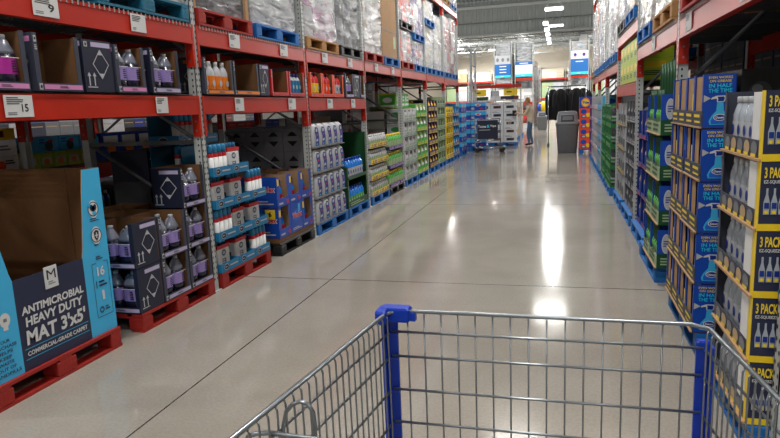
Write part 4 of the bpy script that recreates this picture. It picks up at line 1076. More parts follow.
for i in range(3):
    for k in range(3):
        put(make_case, ('bottle_case', .36, .34, .27, 'navy_dark', 'navy_dark', 'slate', 4, .25, .042, 'blue_deep', 'slate', 'dimwhite', .25, 2), (-5.0, 5.2 + i * .37, .0 + k * .275), PI / 2, 'navy case of dark blue bottles deep behind the jug stack, %s tier, %s' % (OR[k], OR[i] + ' along'), 'case', 'dark blue bottle cases in the row behind')
for i, y in enumerate((3.2, 4.35, 6.75, 8.05, 9.2, 10.5, 11.65)):
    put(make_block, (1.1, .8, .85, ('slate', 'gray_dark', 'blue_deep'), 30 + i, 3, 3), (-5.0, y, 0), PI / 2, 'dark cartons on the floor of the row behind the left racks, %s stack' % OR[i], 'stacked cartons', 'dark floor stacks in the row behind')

for i in range(5):
    c = (LP[i] + LP[i + 1]) / 2
    for off, rr, nm in ((.03, 0, 'far side'), (1.235, PI, 'near side')):
        put(make_beam, (2.34,), (XB + off, c, 2.197), -PI / 2 + rr, 'highest shaded beam of the row behind the left racks, %s, %s bay' % (nm, OR[i]), 'rack beam', 'beams of the row behind the left racks')
    put(make_deck, (2.33,), (XB + .03, c, 2.358), -PI / 2, 'highest wire deck of the row behind the left racks, %s bay' % OR[i], 'wire deck', 'wire decks of the row behind')
    for s in (-1, 1):
        put(make_block, (1.1, 1.0, 1.75, ('slate', 'gray_mid', 'tan'), 200 + i % 2, 5, 3), (-5.02, c + s * .59, 2.371), PI / 2, 'dark goods high in the row behind the left racks, %s bay, %s half' % (OR[i], ('near', 'far')[s > 0]), 'stacked cartons', 'goods high in the row behind the left racks')  # stacks added to block light and keep the high gaps dark
    for s in (-1, 1):
        if i == 4 or (i, s) in ((2, 1),): continue
for i, y in enumerate((2.9, 4.15, 5.4, 6.65, 7.9, 9.15, 10.4, 11.65, 12.9)):
    for k in range(2):
        put(make_block, (1.2, 1.0, 2.1, ('slate', 'gray_dark', 'navy_dark'), 210 + (i + k) % 3, 6, 3), (2.42, y, k * 2.105), -PI / 2, 'dark stacked goods in the row behind the right racks, %s stack, %s half' % (OR[i], ('lower', 'upper')[k]), 'stacked cartons', 'dark goods in the row behind the right racks')  # dark stacks added to hide the bright wall and cut light

for i in range(9):
    for k in range(2):
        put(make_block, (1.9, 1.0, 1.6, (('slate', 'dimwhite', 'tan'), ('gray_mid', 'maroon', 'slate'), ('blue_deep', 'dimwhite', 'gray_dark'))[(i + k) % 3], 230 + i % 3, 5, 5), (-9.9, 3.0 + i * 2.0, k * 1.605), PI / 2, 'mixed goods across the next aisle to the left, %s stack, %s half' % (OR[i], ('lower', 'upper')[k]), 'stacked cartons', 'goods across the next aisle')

for i in range(5):
    c = (LP[i] + LP[i + 1]) / 2
    for s in (-1, 1):
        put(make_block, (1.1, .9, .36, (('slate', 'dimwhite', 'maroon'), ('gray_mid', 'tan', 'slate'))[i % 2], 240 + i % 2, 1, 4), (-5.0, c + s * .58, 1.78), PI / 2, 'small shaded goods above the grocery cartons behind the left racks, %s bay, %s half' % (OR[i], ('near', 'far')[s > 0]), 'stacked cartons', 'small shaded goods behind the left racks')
for i, y in enumerate((15.4, 16.7, 18.0, 19.3)):
    for k in range(2):
        put(make_block, (1.25, 1.0, 2.1, ('slate', 'gray_mid', 'tan'), 250 + (i + k) % 2, 6, 3), (-5.0, y, k * 2.105), PI / 2, 'stacked goods far along the row behind the left racks, %s stack, %s half' % (OR[i], ('lower', 'upper')[k]), 'stacked cartons', 'far stacks in the row behind the left racks')
# ================================================================== RIGHT ROW
GQ = 'floor pallets along the right racks'
CN = ['column nearest the cart', 'second column', 'third column', 'fourth column']
def make_soap_case():
    t = empty('soap_case'); w, d, h = .64, .21, .288; L2 = w / 2; mb = MB()
    mb.box(-L2, 0, 0, L2, d, .005, 'cardboard'); mb.box(-L2, d - .005, 0, L2, d, h, 'cardboard_gray')
    mb.box(-L2, 0, 0, -L2 + .005, d, h, 'slate'); mb.box(L2 - .005, 0, 0, L2, d, h, 'navy'); mb.box(L2 - .04, -.004, 0, L2, 0, h, 'yellow'); mb.box(-L2, -.004, 0, -L2 + .03, 0, h, 'slate'); mb.build('case_body', t)
    mb = MB(); mb.box(-L2 + .03, -.005, 0, L2 - .04, 0, .085, 'slate'); fr = F(-L2 + .03, -.005, 0)
    for i in range(5):
        mb.disc(fr, .07 + i * .11, .048, .045, .03, 'tan' if i % 2 else 'gray_mid'); mb.panel(fr, .03 + i * .11, .012, .1 + i * .11, .026, 'yellow_print', .003)
    mb.build('front_lip', t)
    mb = MB(); mb.box(-L2, -.018, 0, L2, -.005, .01, 'cardboard_pale'); mb.build('tray_edge', t)
    mb = MB(); mb.box(L2 - .155, -.003, .085, L2 - .05, .012, h - .005, 'white'); mb.build('divider', t)
    mb = MB(); fr = F(L2, 0, 0, 'r')
    for k in range(2):
        u = .055 + k * .1
        mb.text(fr, '3 PACK', u, .222, .045, 'yellow_print', fitw=.085, bold=.03); mb.text(fr, 'EZ-SQUEEZE', u, .198, .016, 'paper', fitw=.085, bold=.02)
        for i in range(3):
            c = u - .028 + i * .028
            mb.poly(fr, [(c - .011, .07), (c + .011, .07), (c + .012, .12), (c + .004, .155), (c + .004, .18), (c - .004, .18), (c - .004, .155), (c - .012, .12)], 'clear_plastic', .002); mb.panel(fr, c - .009, .095, c + .009, .12, 'blue_deep', .004); mb.disc(fr, c, .08, .008, .008, 'yellow', .004, 8)
    mb.panel(fr, 0, 0, d, .03, 'yellow', .001); mb.disc(fr, .14, .03, .05, .028, 'sky', .003, 16); mb.disc(fr, .14, .03, .044, .022, 'blue', .004, 16); mb.text(fr, 'DAWN', .14, .02, .02, 'white', fitw=.06, bold=.03, e=.006); mb.build('side_print', t)
    return t
pallet('R', 3.37, 0, 'blue', 'blue pallet under the soap cases, lower right corner', w=1.0, grp=GQ, off=.01)
for k in range(5):
    for dp in range(2):
        for c in range(2):
            y = 3.21 + c * .655
            if c and dp: continue
            if c: continue
            wh = '%s tier from the floor, %s' % (('bottom', 'second', 'third', 'fourth', 'topmost')[k], ('aisle row', 'row behind')[dp])
            l, r = at('R', y, .146 + k * .291, dp * .228 + rnd.uniform(0, .01)); put(make_soap_case, (), l, r, 'navy and yellow case of squeeze soap bottles, ' + wh, 'case', 'soap cases')
            for i in range(5 if dp == 0 else 0):
                for j in range(2):
                    v = .145 - i * .1; l, r = at('R', y - v, .146 + k * .291 + .006, .055 + j * .09)
                    put(make_bottle, ('soap_bottle', .26, .042, 'clear_plastic', 'blue_deep' if j else 'dimwhite', 'dimwhite', .25, .55, 2.2, .36, .7), l, r, 'clear squeeze soap bottle, %s, %s%s' % (wh, nf(4 - i if False else i, 5), ', behind' if j else ''), 'bottle', 'soap bottles')
def make_foam_carton(full):
    t = empty('spray_carton'); w, d, h = .5, .17, .308; L2 = w / 2; mb = MB(); th = .006
    mb.box(-L2, 0, 0, L2, d, th, 'cardboard'); mb.box(-L2, d - th, 0, L2, d, h, 'blue_deep'); mb.box(-L2 + .01, d - .008, th, L2 - .01, d - th - .0005, h - .004, 'cardboard')
    mb.box(-L2, 0, 0, -L2 + th, d, h, 'blue'); mb.box(L2 - th, 0, 0, L2, d, h, 'blue'); mb.box(-.008, .002, th, .008, d - .01, h, 'blue_deep'); mb.build('carton_body', t)
    for x0, x1 in (((-L2 + .02, -.05), (.02, L2 - .05)) if not full else ((-L2 + .02, -.15), (.02, .12))):
        mb = MB(); mb.box(x0, .004, .06, x1, .008, h * .97, 'cardboard_pale'); mb.build('inner_flap', t)
    mb = MB(); mb.box(-L2, -.016, 0, L2, -.005, .009, 'cardboard_pale'); mb.build('tray_edge', t)
    mb = MB(); fr = F(-L2, -.005, 0)
    mb.box(-L2, -.005, 0, L2, 0, .1, 'slate'); mb.box(-.018, -.005, .1, .018, 0, h, 'blue'); mb.box(L2 - .02, -.005, .1, L2, 0, h, 'blue'); mb.box(-L2, -.005, .1, -L2 + .02, 0, h, 'blue')
    for i in range(2):
        mb.panel(fr, .04 + i * .25, .03, .2 + i * .25, .042, 'yellow_print'); mb.panel(fr, .03 + i * .25, .062, .19 + i * .25, .08, 'yellow_print'); mb.panel(fr, .21 + i * .25, .03, .235 + i * .25, .08, 'slate'); mb.panel(fr, .2 + i * .25, .1, .235 + i * .25, .2, 'yellow_print', -.001) if i == 0 else None
    mb.build('front_lip', t)
    mb = MB()
    for fr in (F(L2, 0, 0, 'r'), F(-L2, 0, 0, 'l', d)):
        mb.text(fr, 'EVEN WORKS', d * .5, .282, .014, 'yellow_print', fitw=.125, bold=.012); mb.text(fr, 'ON GREASE', d * .5, .262, .014, 'yellow_print', fitw=.115, bold=.012)
        mb.text(fr, 'IN HALF', d * .5, .232, .022, 'cyan', fitw=.12, bold=.015); mb.text(fr, 'THE TIME', d * .5, .204, .022, 'cyan', fitw=.125, bold=.015)
        c = d * .52
        mb.poly(fr, [(c - .052, .02), (c + .052, .02), (c + .058, .04), (c + .045, .07), (c + .02, .1), (c + .016, .15), (c - .016, .15), (c - .02, .1), (c - .045, .07), (c - .058, .04)], 'sky', .002)
        mb.poly(fr, [(c - .044, .025), (c + .044, .025), (c + .048, .042), (c + .036, .068), (c - .036, .068), (c - .048, .042)], 'blue_bright', .003)
        mb.disc(fr, c, .062, .034, .02, 'white', .004, 16); mb.disc(fr, c, .062, .03, .016, 'blue_deep', .005, 16); mb.text(fr, 'Dawn', c, .055, .013, 'white', fitw=.045, bold=.03, e=.007)
        mb.poly(fr, [(c - .018, .15), (c + .02, .15), (c + .03, .172), (c + .024, .186), (c - .02, .186), (c - .046, .176), (c - .05, .165), (c - .02, .17)], 'paper', .003); mb.poly(fr, [(c - .014, .154), (c + .016, .154), (c + .022, .17), (c + .018, .18), (c - .016, .18), (c - .012, .168)], 'blue_deep', .004)
        mb.poly(fr, [(c - .05, .172), (.0, .15), (.0, .192)], 'dimwhite', .002)
    mb.build('side_print', t); return t
pallet('R', 4.56, 0, 'blue', 'blue pallet under the blue spray bottle cartons, right row', w=1.04, grp=GQ, off=.02)
for k in range(5):
    for c in range(2):
        y = 4.30 + c * .51; wh = '%s tier, %s column' % (tierword(k, 5), ('near', 'far')[c])
        l, r = at('R', y, .146 + k * .313, rnd.uniform(0, .012)); put(make_foam_carton, (k < 4,), l, r, 'blue carton printed with a spray bottle, ' + wh, 'carton', 'blue spray bottle cartons')
        for i in range(4):
            if k == 4: continue
            v = (-.19, -.085, .075, .18)[i]; l, r = at('R', y - v, .146 + k * .313 + .007, .056)
            put(make_spray, ('dimwhite', 'yellow', 'dimwhite', .27, .036), l, r, 'white and yellow spray bottle in the blue carton, %s, %s' % (wh, nf(3 - i, 4)), 'spray bottle', 'spray bottles in the blue cartons')
    P2 = (('d', .5, .6, .3, .3, 'gray_dark'), ('d', .42, .66, .14, .12, 'gray_mid', 1), ('p', .1, .08, .9, .26, 'slate'))
    l, r = at('R', 4.42, .146 + k * .313 + .0, .2); put(make_box, ('scrubber_carton', .7, .2, .33 if k == 4 else .308, 'black', P2), l, r, 'black carton with a grey scrubber picture behind the blue spray cartons, %s tier' % tierword(k, 5), 'carton', 'black cartons behind the spray cartons')
    P3 = (('t', 'EVEN WORKS', .5, .84, .06, 'yellow_print', .7), ('t', 'IN HALF', .5, .66, .09, 'teal', .6), ('t', 'THE TIME', .5, .5, .09, 'teal', .65), ('d', .5, .25, .25, .2, 'blue'))  # spray carton print again, with the shade mixed into darker colours
    l, r = at('R', 4.42, .146 + k * .313, .42); put(make_box, ('spray_carton', .7, .22, .308, 'navy_dark', P3), l, r, 'shaded dark blue carton deepest behind the spray cartons, %s tier' % tierword(k, 5), 'carton', 'shaded dark blue cartons')
# green brush cases
def make_brush_case():
    t = empty('brush_case'); w, d, h = .4, .2, .371; L2 = w / 2; mb = MB()
    mb.box(-L2, 0, 0, L2, d, .006, 'cardboard'); mb.box(-L2, d - .006, 0, L2, d, h * .9, 'cardboard_pale'); mb.box(-L2, -.004, 0, L2, 0, h * .3, 'green_pale'); fr = F(-L2, -.004, 0)
    mb.lines(fr, .02, .02, .38, .14, 3, 'green_dark', 3); mb.box(-L2, -.016, 0, L2, -.004, .009, 'cardboard_pale'); mb.box(-L2, 0, 0, -L2 + .006, d, h * .9, 'blue'); mb.box(L2 - .006, 0, 0, L2, d, h * .9, 'blue'); mb.build('case_body', t)
    mb = MB()
    for fr in (F(L2, 0, 0, 'r'), F(-L2, 0, 0, 'l', d)):
        mb.panel(fr, 0, 0, d, h * .34, 'green_dark'); mb.disc(fr, d * .35, h * .58, .035, .085, 'paper', .003); mb.disc(fr, d * .35, h * .58, .03, .078, 'dimwhite', .004); mb.lines(fr, d * .25, h * .5, d * .45, h * .66, 3, 'blue_deep', 2, .005); mb.lines(fr, d * .15, h * .06, d * .8, h * .26, 3, 'green_pale', 4); mb.panel(fr, d * .7, h * .36, d * .98, h * .88, 'blue_bright', .002)
    mb.build('side_print', t); return t
def make_brush():
    t = empty('scrub_brush'); mb = MB(); mb.box(-.03, -.012, 0, .03, .012, .17, 'green_pale'); mb.panel(F(-.03, -.012, 0), .008, .02, .052, .1, 'white'); mb.build('backing_card', t)
    mb = MB(); mb.tube([(0, 0, .1), (-.03, 0, .2), (-.028, 0, .3), (0, 0, .36), (.028, 0, .3), (.03, 0, .2), (0, 0, .1)], .009, 'green_dark', 6); mb.build('handle', t)
    mb = MB(); mb.sect([(.1, .022, .014), (.16, .026, .02), (.2, .01, .01)], 'green_bright', n=8); mb.build('brush_head', t)
    return t
pallet('R', 6.25, 0, 'blue', 'blue pallet under the green brush cases, right row', w=1.1, grp=GQ, off=.0)
for k in range(4):
    for c in range(2):
        y = 5.83 + c * .41; wh = '%s tier, %s column' % (tierword(k, 4), ('near', 'far')[c])
        l, r = at('R', y, .146 + k * .377, rnd.uniform(0, .01)); put(make_brush_case, (), l, r, 'green and blue brush case with white oval, ' + wh, 'case', 'green brush cases')
        for i in range(4):
            v = -.14 + i * .09; l, r = at('R', y - v, .146 + k * .377 + .007, .028); o = put(make_brush, (), l, r, 'green looped scrub brush in the brush case, %s, %s' % (wh, nf(3 - i, 4)), 'brush', 'scrub brushes')
mb = MB(); 
def make_tall_brush():
    t = empty('long_scrub_brush'); mb = MB(); mb.tube([(0, 0, .02), (-.04, 0, .2), (-.045, 0, .45), (0, 0, .58), (.045, 0, .45), (.04, 0, .2), (0, 0, .02)], .014, 'green_dark', 6); mb.build('handle', t)
    mb = MB(); mb.sect([(0, .03, .02), (.05, .034, .024), (.1, .012, .012)], 'green_bright', n=8); mb.build('brush_head', t); return t
for i in range(5):
    l, r = at('R', 5.70 + i * .15, 1.291, .1); put(make_tall_brush, (), l, r, 'tall green looped brush standing above the brush cases, ' + nf(i, 5), 'brush', 'tall scrub brushes')
# pallet four: red blue boxes
pallet('R', 7.48, 0, 'blue', 'blue pallet just before the second right post', w=1.1, grp=GQ, off=.04)
def rcases(*a, **k): cases('R', *a, **k)
rcases(6.48, 1, .44, .146, 4, .377, ('product_case', 'green_dark', 'green_pale', 'white', 3, (.05, 'green', 'white', 'green_bright'), .4), 'dark green case beyond the brush cases', 'dark green cases, right row', off=.09)
rcases(6.95, 3, .36, .146, 4, .33, ('product_case', 'blue_deep', 'blue_deep', 'red', 2, (.06, 'tan', 'blue', 'dimwhite'), .16), 'blue case with red lip', 'blue cases with red lips, right row', off=.1)
rcases(8.3, 3, .36, .146, 5, .285, ('product_case', 'gray_mid', 'slate', 'dimwhite', 3, (.045, 'dimwhite', 'slate', 'ink'), .3), 'grey case of black topped bottles', 'grey cases past the second right post', off=.09)
pallet('R', 8.84, 0, 'blue', 'blue pallet just past the second right post', w=1.1, grp=GQ, off=.04)
rcases(9.62, 3, .36, .146, 4, .35, ('product_case', 'dimwhite', 'gray_mid', 'yellow', 4, (.038, 'dimwhite', 'gray_dark', 'red'), .2), 'pale case of slim grey bottles', 'pale cases of slim bottles, right row', off=.09)
pallet('R', 10.16, 0, 'blue', 'blue pallet under the slim grey bottles', w=1.1, grp=GQ, off=.04)
def make_crate(w, d, h):
    t = empty('green_crate'); L2 = w / 2; mb = MB(); mb.box(-L2, 0, 0, L2, d, .012, 'green')
    for z in (0, h * .3, h - .03):
        mb.box(-L2, -.006, z, L2, .006, z + .03, 'green'); mb.box(-L2, d - .012, z, L2, d, z + .03, 'green'); mb.box(-L2, 0, z, -L2 + .012, d, z + .03, 'green'); mb.box(L2 - .012, 0, z, L2, d, z + .03, 'green')
    for x in (-L2, 0, L2 - .02): mb.box(x, -.006, 0, x + .02, .006, h, 'green')
    for x in (-L2, L2 - .02): mb.box(x, d - .02, 0, x + .02, d, h, 'green')
    mb.build('crate_frame', t); return t
pallet('R', 11.55, 0, 'blue', 'blue pallet under the nearer green crates', w=1.1, grp=GQ, off=.0)
pallet('R', 12.85, 0, 'blue', 'blue pallet under the farther green crates', w=1.1, grp=GQ, off=.0)
for q, y0 in enumerate((11.0, 12.3)):
    for k in range(4):
        for c in range(2):
            y = y0 + .28 + c * .54; wh = '%s tier, %s, %s pallet' % (tierword(k, 4), ('near side', 'far side')[c], ('nearer', 'farther')[q]); l, r = at('R', y, .146 + k * .34, .01)
            put(make_crate, (.53, .38, .335), l, r, 'open green crate of dark bottles, ' + wh, 'crate', 'green crates, right row')
            for i in range(5):
                l, r = at('R', y - .2 + i * .1, .146 + k * .34 + .013, .07); put(make_bottle, ('cleaner_bottle', .29, .042, 'plum' if i % 2 else 'gray_dark', 'dimwhite', 'gray_mid', .2, .5), l, r, 'dark bottle, green crate of %s, %s' % (wh, nf(i, 5)), 'bottle', 'dark bottles in the green crates')
FR = [(13.7, 1.15, 5, .31, ('product_case', 'dimwhite', 'sky', 'blue_deep', 3, (.05, 'dimwhite', 'blue', 'yellow'), .3), 'white and sky blue case'),
      (14.98, 1.15, 5, .31, ('product_case', 'dimwhite', 'dimwhite', 'orange', 3, (.05, 'tan', 'blue', 'yellow'), .35), 'white case with orange mark'),
      (16.4, 1.15, 5, .31, ('product_case', 'dimwhite', 'lilac_pale', 'plum', 3, (.05, 'purple', 'dimwhite', 'white'), .3), 'pale lilac case'),
      (17.7, 1.15, 5, .31, ('product_case', 'purple', 'purple', 'orange', 3, (.05, 'purple', 'dimwhite', 'orange'), .3), 'deep purple case')]
for i, (y0, w, n, th, a, desc) in enumerate(FR):
    pallet('R', y0 + w / 2, 0, 'blue', 'blue pallet under the stack of each %s, right row' % desc, w=w - .04, grp=GQ)
    rcases(y0 + .01, 3, (w - .03) / 3, .146, n, th, a, desc, 'right cases: ' + desc)
for i, (y, w, h, cl, nm, of) in enumerate(((6.25, 1.0, 1.4, ('green_dark', 'blue_deep'), 'brush', .52), (7.49, 1.05, 1.3, ('blue_deep', 'cardboard'), 'blue and red', .57), (8.84, 1.05, 1.35, ('gray_mid', 'slate'), 'grey bottle', .5), (10.16, 1.05, 1.3, ('dimwhite', 'gray_mid'), 'slim bottle', .52), (11.55, 1.05, 1.3, ('green_dark', 'slate'), 'nearer crate', .45), (12.85, 1.05, 1.3, ('green_dark', 'slate'), 'farther crate', .45), (14.27, 1.1, 1.5, ('dimwhite', 'blue'), 'sky blue', .42), (15.55, 1.1, 1.5, ('dimwhite', 'tan'), 'orange marked', .42), (16.97, 1.1, 1.5, ('lilac_pale', 'white'), 'lilac', .42), (18.27, 1.1, 1.5, ('purple', 'plum'), 'purple', .42))):
    bulk('R', y, .146, w, h, cl, 'carton block deep in the right racks behind the %s stack' % nm, off=of, d=.6, seed=50 + i, tiers=4)
bulk('R', 3.32, .146, .9, 1.3, ('navy_dark', 'slate'), 'dark carton block deep behind the soap cases', off=.5, d=.6, seed=70, tiers=4)
# lime boxes on the raised shelf
PB = (('p', .08, .12, .92, .5, 'lime'), ('p', .2, .55, .8, .85, 'yellow'), ('l', .15, .2, .85, .45, 3, 'green_dark'))
for c in range(5):
    for k in range(2):
        l, r = at('R', 8.5 + c * .45, 1.802 + k * .262, .1); put(make_box, ('lime_box', .44, .4, .258, 'lime', PB), l, r, 'lime green box on the right lower shelf, %s tier, %s' % (('bottom', 'top')[k], OR[c] + ' along'), 'box', 'lime boxes on the right lower shelf')
# bottom of far end: orange detergent tower
pallet('R', 20.55, 0, 'blue', 'blue pallet under the orange detergent tower at the right row end', w=.9, off=-.23, grp=GQ, d=.9)
def make_detergent(w, d, h, badge):
    t = empty('detergent_box'); L2 = w / 2; mb = MB(); mb.box(-L2, 0, 0, L2, d, h, 'blue' if badge else 'orange_red'); mb.build('box_body', t); mb = MB()
    for fr in (F(-L2, 0, 0),):
        W = w
        if badge:
            mb.disc(fr, W / 2, h * .5, .13, .14, 'orange', .002); mb.disc(fr, W / 2, h * .5, .1, .11, 'yellow', .003); mb.text(fr, 'Tide', W / 2, h * .36, h * .28, 'white', fitw=.21, bold=.08, e=.005); mb.text(fr, 'Tide', W / 2, h * .38, h * .24, 'blue_deep', fitw=.19, bold=.04, e=.007)
        else:
            mb.disc(fr, W * .35, h * .68, .09, .07, 'blue', .002); mb.disc(fr, W * .75, h * .35, .07, .06, 'yellow', .002); mb.disc(fr, W * .35, h * .22, .08, .05, 'purple', .003); mb.disc(fr, W * .36, h * .22, .05, .03, 'dimwhite', .004)
    mb.build('front_print', t); return t
for k in range(5):
    for c in range(2):
        put(make_detergent, (.34, .6, .3 if k < 4 else .34, k == 4), (.74 + c * .36, 20.15, .146 + k * .305), 0, 'orange detergent box of the end tower, %s tier, %s' % (tierword(k, 5), ('aisle side', 'rack side')[c]) if k < 4 else 'blue topmost box of the detergent tower with yellow round badge, ' + ('aisle side', 'rack side')[c], 'detergent box', 'detergent boxes of the end tower')
# ================================================================== beyond the aisle
# water packs at the end of the left row
def make_water(w, d, h):
    t = empty('water_pack'); L2 = w / 2; mb = MB(); mb.box(-L2, 0, 0, L2, d, h * .5, 'blue'); mb.box(-L2, 0, h * .5, L2, d, h * .9, 'sky'); mb.build('shrink_wrap', t); mb = MB()
    for fr, W in ((F(-L2, 0, 0), w), (F(L2, 0, 0, 'r'), d)):
        mb.disc(fr, W * .5, h * .6, W * .2, h * .14, 'white'); mb.disc(fr, W * .5, h * .6, W * .12, h * .08, 'red', .003); mb.panel(fr, W * .05, h * .1, W * .25, h * .35, 'dimwhite'); mb.disc(fr, W * .7, h * .2, W * .1, h * .08, 'red', .003)
    mb.build('wrap_print', t)
    for i in range(5):
        mb = MB(); mb.lathe([(h * .9, .03), (h * .97, .016), (h, .016)], 'dimwhite', -L2 + (i + .5) * w / 5, .05, 8); mb.build('bottle_top', t)
    return t
pallet('L', 20.55, 0, 'blue', 'blue pallet under the blue drink packs at the left row end', w=1.1, off=.0, grp=GP, d=1.2)
put(make_pallet, ('blue', 1.1, 1.2), (-2.98, 21.4, 0), 0, 'blue pallet of drink packs facing down the aisle', 'pallet', GP) if False else None
for k in range(5):
    for c in range(2):
        for dp in range(2):
            l, r = at('L', 20.28 + c * .53, .146 + k * .31, dp * .4 + (.0)); put(make_water, (.52, .38, .305), l, r, 'blue drink bottle pack past the left racks, %s tier, %s, %s' % (tierword(k, 5), ('near side', 'far side')[c], ('aisle row', 'second row')[dp]), 'drink pack', 'blue drink packs')
put(make_pallet, ('blue', 1.1, 1.0), (-3.05, 22.2, 0), 0, 'blue pallet under the second drink pack stack behind the sign cart', 'pallet', GP)
for k in range(5):
    for c in range(2):
        put(make_water, (.52, .38, .31), (-3.3 + c * .54, 22.2, .146 + k * .315), 0, 'blue drink pack of the stack facing the camera, %s tier, %s' % (tierword(k, 5), ('left', 'right')[c]), 'drink pack', 'drink packs facing the camera')
# sign cart
def make_sign_cart():
    t = empty('sign_cart')
    mb = MB(); 
    for a, b in (((-.45, 0, .42), (.38, 0, .42)), ((-.45, 0, 1.12), (.38, 0, 1.12)), ((-.45, 0, .15), (-.45, 0, 1.12)), ((.38, 0, .42), (.38, 0, 1.12)), ((-.45, 0, .17), (.5, 0, .17)), ((-.45, .6, .17), (.5, .6, .17)), ((.5, 0, .17), (.5, .6, .17)), ((-.45, 0, .17), (-.45, .6, .17)), ((-.45, .6, .15), (-.45, .6, 1.12)), ((-.45, 0, 1.12), (-.45, .6, 1.12)), ((.38, 0, .42), (.38, .2, .17))): mb.bar(a, b, .022, 'chrome', 6)
    mb.build('tube_frame', t)
    mb = MB(); mb.box(-.37, -.03, .46, .31, -.015, 1.08, 'navy_dark'); mb.build('sign_board', t); mb = MB(); fr = F(-.37, -.03, .46)
    mb.text(fr, 'Tastes', .16, .38, .085, 'white', fitw=.26, bold=.015); mb.text(fr, '&', .36, .375, .1, 'cyan', bold=.03); mb.text(fr, 'Tips', .52, .38, .085, 'white', fitw=.2, bold=.03); mb.lines(fr, .06, .28, .62, .32, 1, 'dimwhite'); mb.build('lettering', t)
    for x, y in ((-.38, .0), (.42, 0), (-.38, .6), (.42, .6)):
        mb = MB(); mb.loft_rings([[(x + .075 * math.cos(a * PI / 8), y + q, .078 + .075 * math.sin(a * PI / 8)) for a in range(16)] for q in (-.02, .02)], 'rubber'); mb.build('wheel', t)
        mb = MB(); mb.box(x - .03, y - .03, .14, x + .03, y + .03, .17, 'steel'); mb.build('caster_plate', t)
    return t
put(make_sign_cart, (), (-2.3, 21.25, 0), 0, 'chrome cart holding a navy Tastes and Tips sign board', 'sign cart')
# lone grey upright
put(make_upright, (3.6,), (-3.12, 23.2, 0), 0, 'lone grey rack upright standing behind the drink packs', 'rack upright')
# white boxed kitchenware display
def make_goods_box(w, d, h, pic):
    t = empty('kitchenware_box'); L2 = w / 2; mb = MB(); mb.box(-L2, 0, 0, L2, d, h, 'white'); mb.build('box_body', t); mb = MB()
    for fr, W in ((F(-L2, 0, 0), w), (F(L2, 0, 0, 'r'), d)):
        mb.panel(fr, W * .2, h * .22, W * .8, h * .55, pic); mb.panel(fr, W * .3, h * .3, W * .6, h * .48, 'tan' if pic == 'ink' else 'ink', .003); mb.lines(fr, W * .1, h * .68, W * .7, h * .85, 2, 'gray_mid')
    mb.build('box_print', t); return t
for i in range(2):
    put(make_pallet, ('blue', .95, 1.0), (-3.05 + i * .98, 24.48, 0), 0, 'blue pallet under the white kitchenware boxes, %s one' % ('left', 'right')[i], 'pallet', 'pallets under the white kitchenware boxes')
n = 0
for c in range(4):
    for k in range(5 if c < 2 else 5):
        put(make_goods_box, (.47, .45, .3, ('gray_dark', 'ink', 'maroon', 'slate')[(c + k * 3) % 4]), (-3.29 + c * .485, 24.5, .146 + k * .305), 0, 'white kitchenware box beyond the sign cart, %s tier, %s' % (tierword(k, 5), OR[c] + ' column from the left'), 'box', 'white kitchenware boxes')
def make_canopy():
    t = empty('promotion_rack'); mb = MB(); mb.box(-.95, 0, 2.22, .95, .06, 2.34, 'red_steel'); mb.build('header_beam', t)
    for x in (-.95, .9):
        mb = MB(); mb.box(x, .0, 0, x + .05, .06, 2.22, 'rack_gray'); mb.build('post', t)
    for x in (-.93, .28):
        mb = MB(); mb.box(x, -.02, 1.92, x + .52, -.01, 2.18, 'yellow'); mb.lines(F(x, -.02, 1.92), .1, .08, .4, .18, 1, 'gray_dark'); mb.build('price_board', t)
    mb = MB(); mb.box(.15, -.02, 1.78, .65, -.005, 1.9, 'navy'); mb.build('navy_board', t); mb = MB(); mb.box(-.2, -.02, 1.9, .1, -.01, 2.12, 'dimwhite'); mb.build('white_board', t)
    mb = MB(); mb.box(-.9, .05, 1.72, .9, .5, 1.76, 'rack_gray'); mb.build('shelf', t)
    return t
put(make_canopy, (), (-2.42, 25.5, 0), 0, 'promotion rack with red header beam and two yellow price boards', 'display rack')
for i, cl in enumerate((('dimwhite', 'green_dark'), ('sky', 'white'), ('red', 'maroon'))):
    put(make_block, (.5, .4, .14, cl, 80 + i, 1, 3), (-3.05 + i * .6, 25.62, 1.765), 0, 'small goods on the promotion rack shelf, %s group' % ('left', 'middle', 'right')[i], 'stacked cartons', 'small goods on the promotion rack')
for i in range(5):
    y = 26.9 + i * 1.3; nm = OR[i] + ' stack behind the man'
    put(make_pallet, ('blue', 1.2, 1.0), (-1.78, y, 0), PI / 2, 'dark blue pallet of mixed goods, ' + nm, 'pallet', 'pallets behind the man')
    put(make_block, (1.18, .95, 1.5, (('red', 'dimwhite', 'slate'), ('dimwhite', 'tan', 'ink'), ('maroon', 'cream', 'gray_mid'))[i % 3], 90 + i, 7, 5), (-1.79, y, .146), PI / 2, 'mixed boxed goods facing the far aisle, ' + nm, 'stacked cartons', 'mixed goods behind the man')
# trash can
def make_can(s=1.0):
    t = empty('trash_can'); mb = MB(); mb.sect([(0, .27 * s, .25 * s), (.02, .29 * s, .27 * s), (.82 * s, .345 * s, .32 * s), (.84 * s, .355 * s, .33 * s), (.86 * s, .345 * s, .32 * s)], 'gray_can', n=24, p=6); mb.build('bin_body', t)
    mb = MB(); mb.sect([(.86 * s, .36 * s, .335 * s), (.95 * s, .36 * s, .335 * s), (.96 * s, .335 * s, .31 * s), (1.18 * s, .31 * s, .27 * s), (1.27 * s, .27 * s, .22 * s), (1.29 * s, .2 * s, .16 * s)], 'gray_mid', n=24, p=6); mb.build('hooded_lid', t)
    mb = MB(); fr = F(-.19 * s, -.305 * s, 1.0 * s); mb.box(-.19 * s, -.325 * s, .99 * s, .19 * s, -.29 * s, 1.17 * s, 'gray_dark'); mb.box(-.15 * s, -.33 * s, 1.02 * s, .15 * s, -.325 * s, 1.14 * s, 'gray_mid'); mb.build('push_flap', t)
    return t
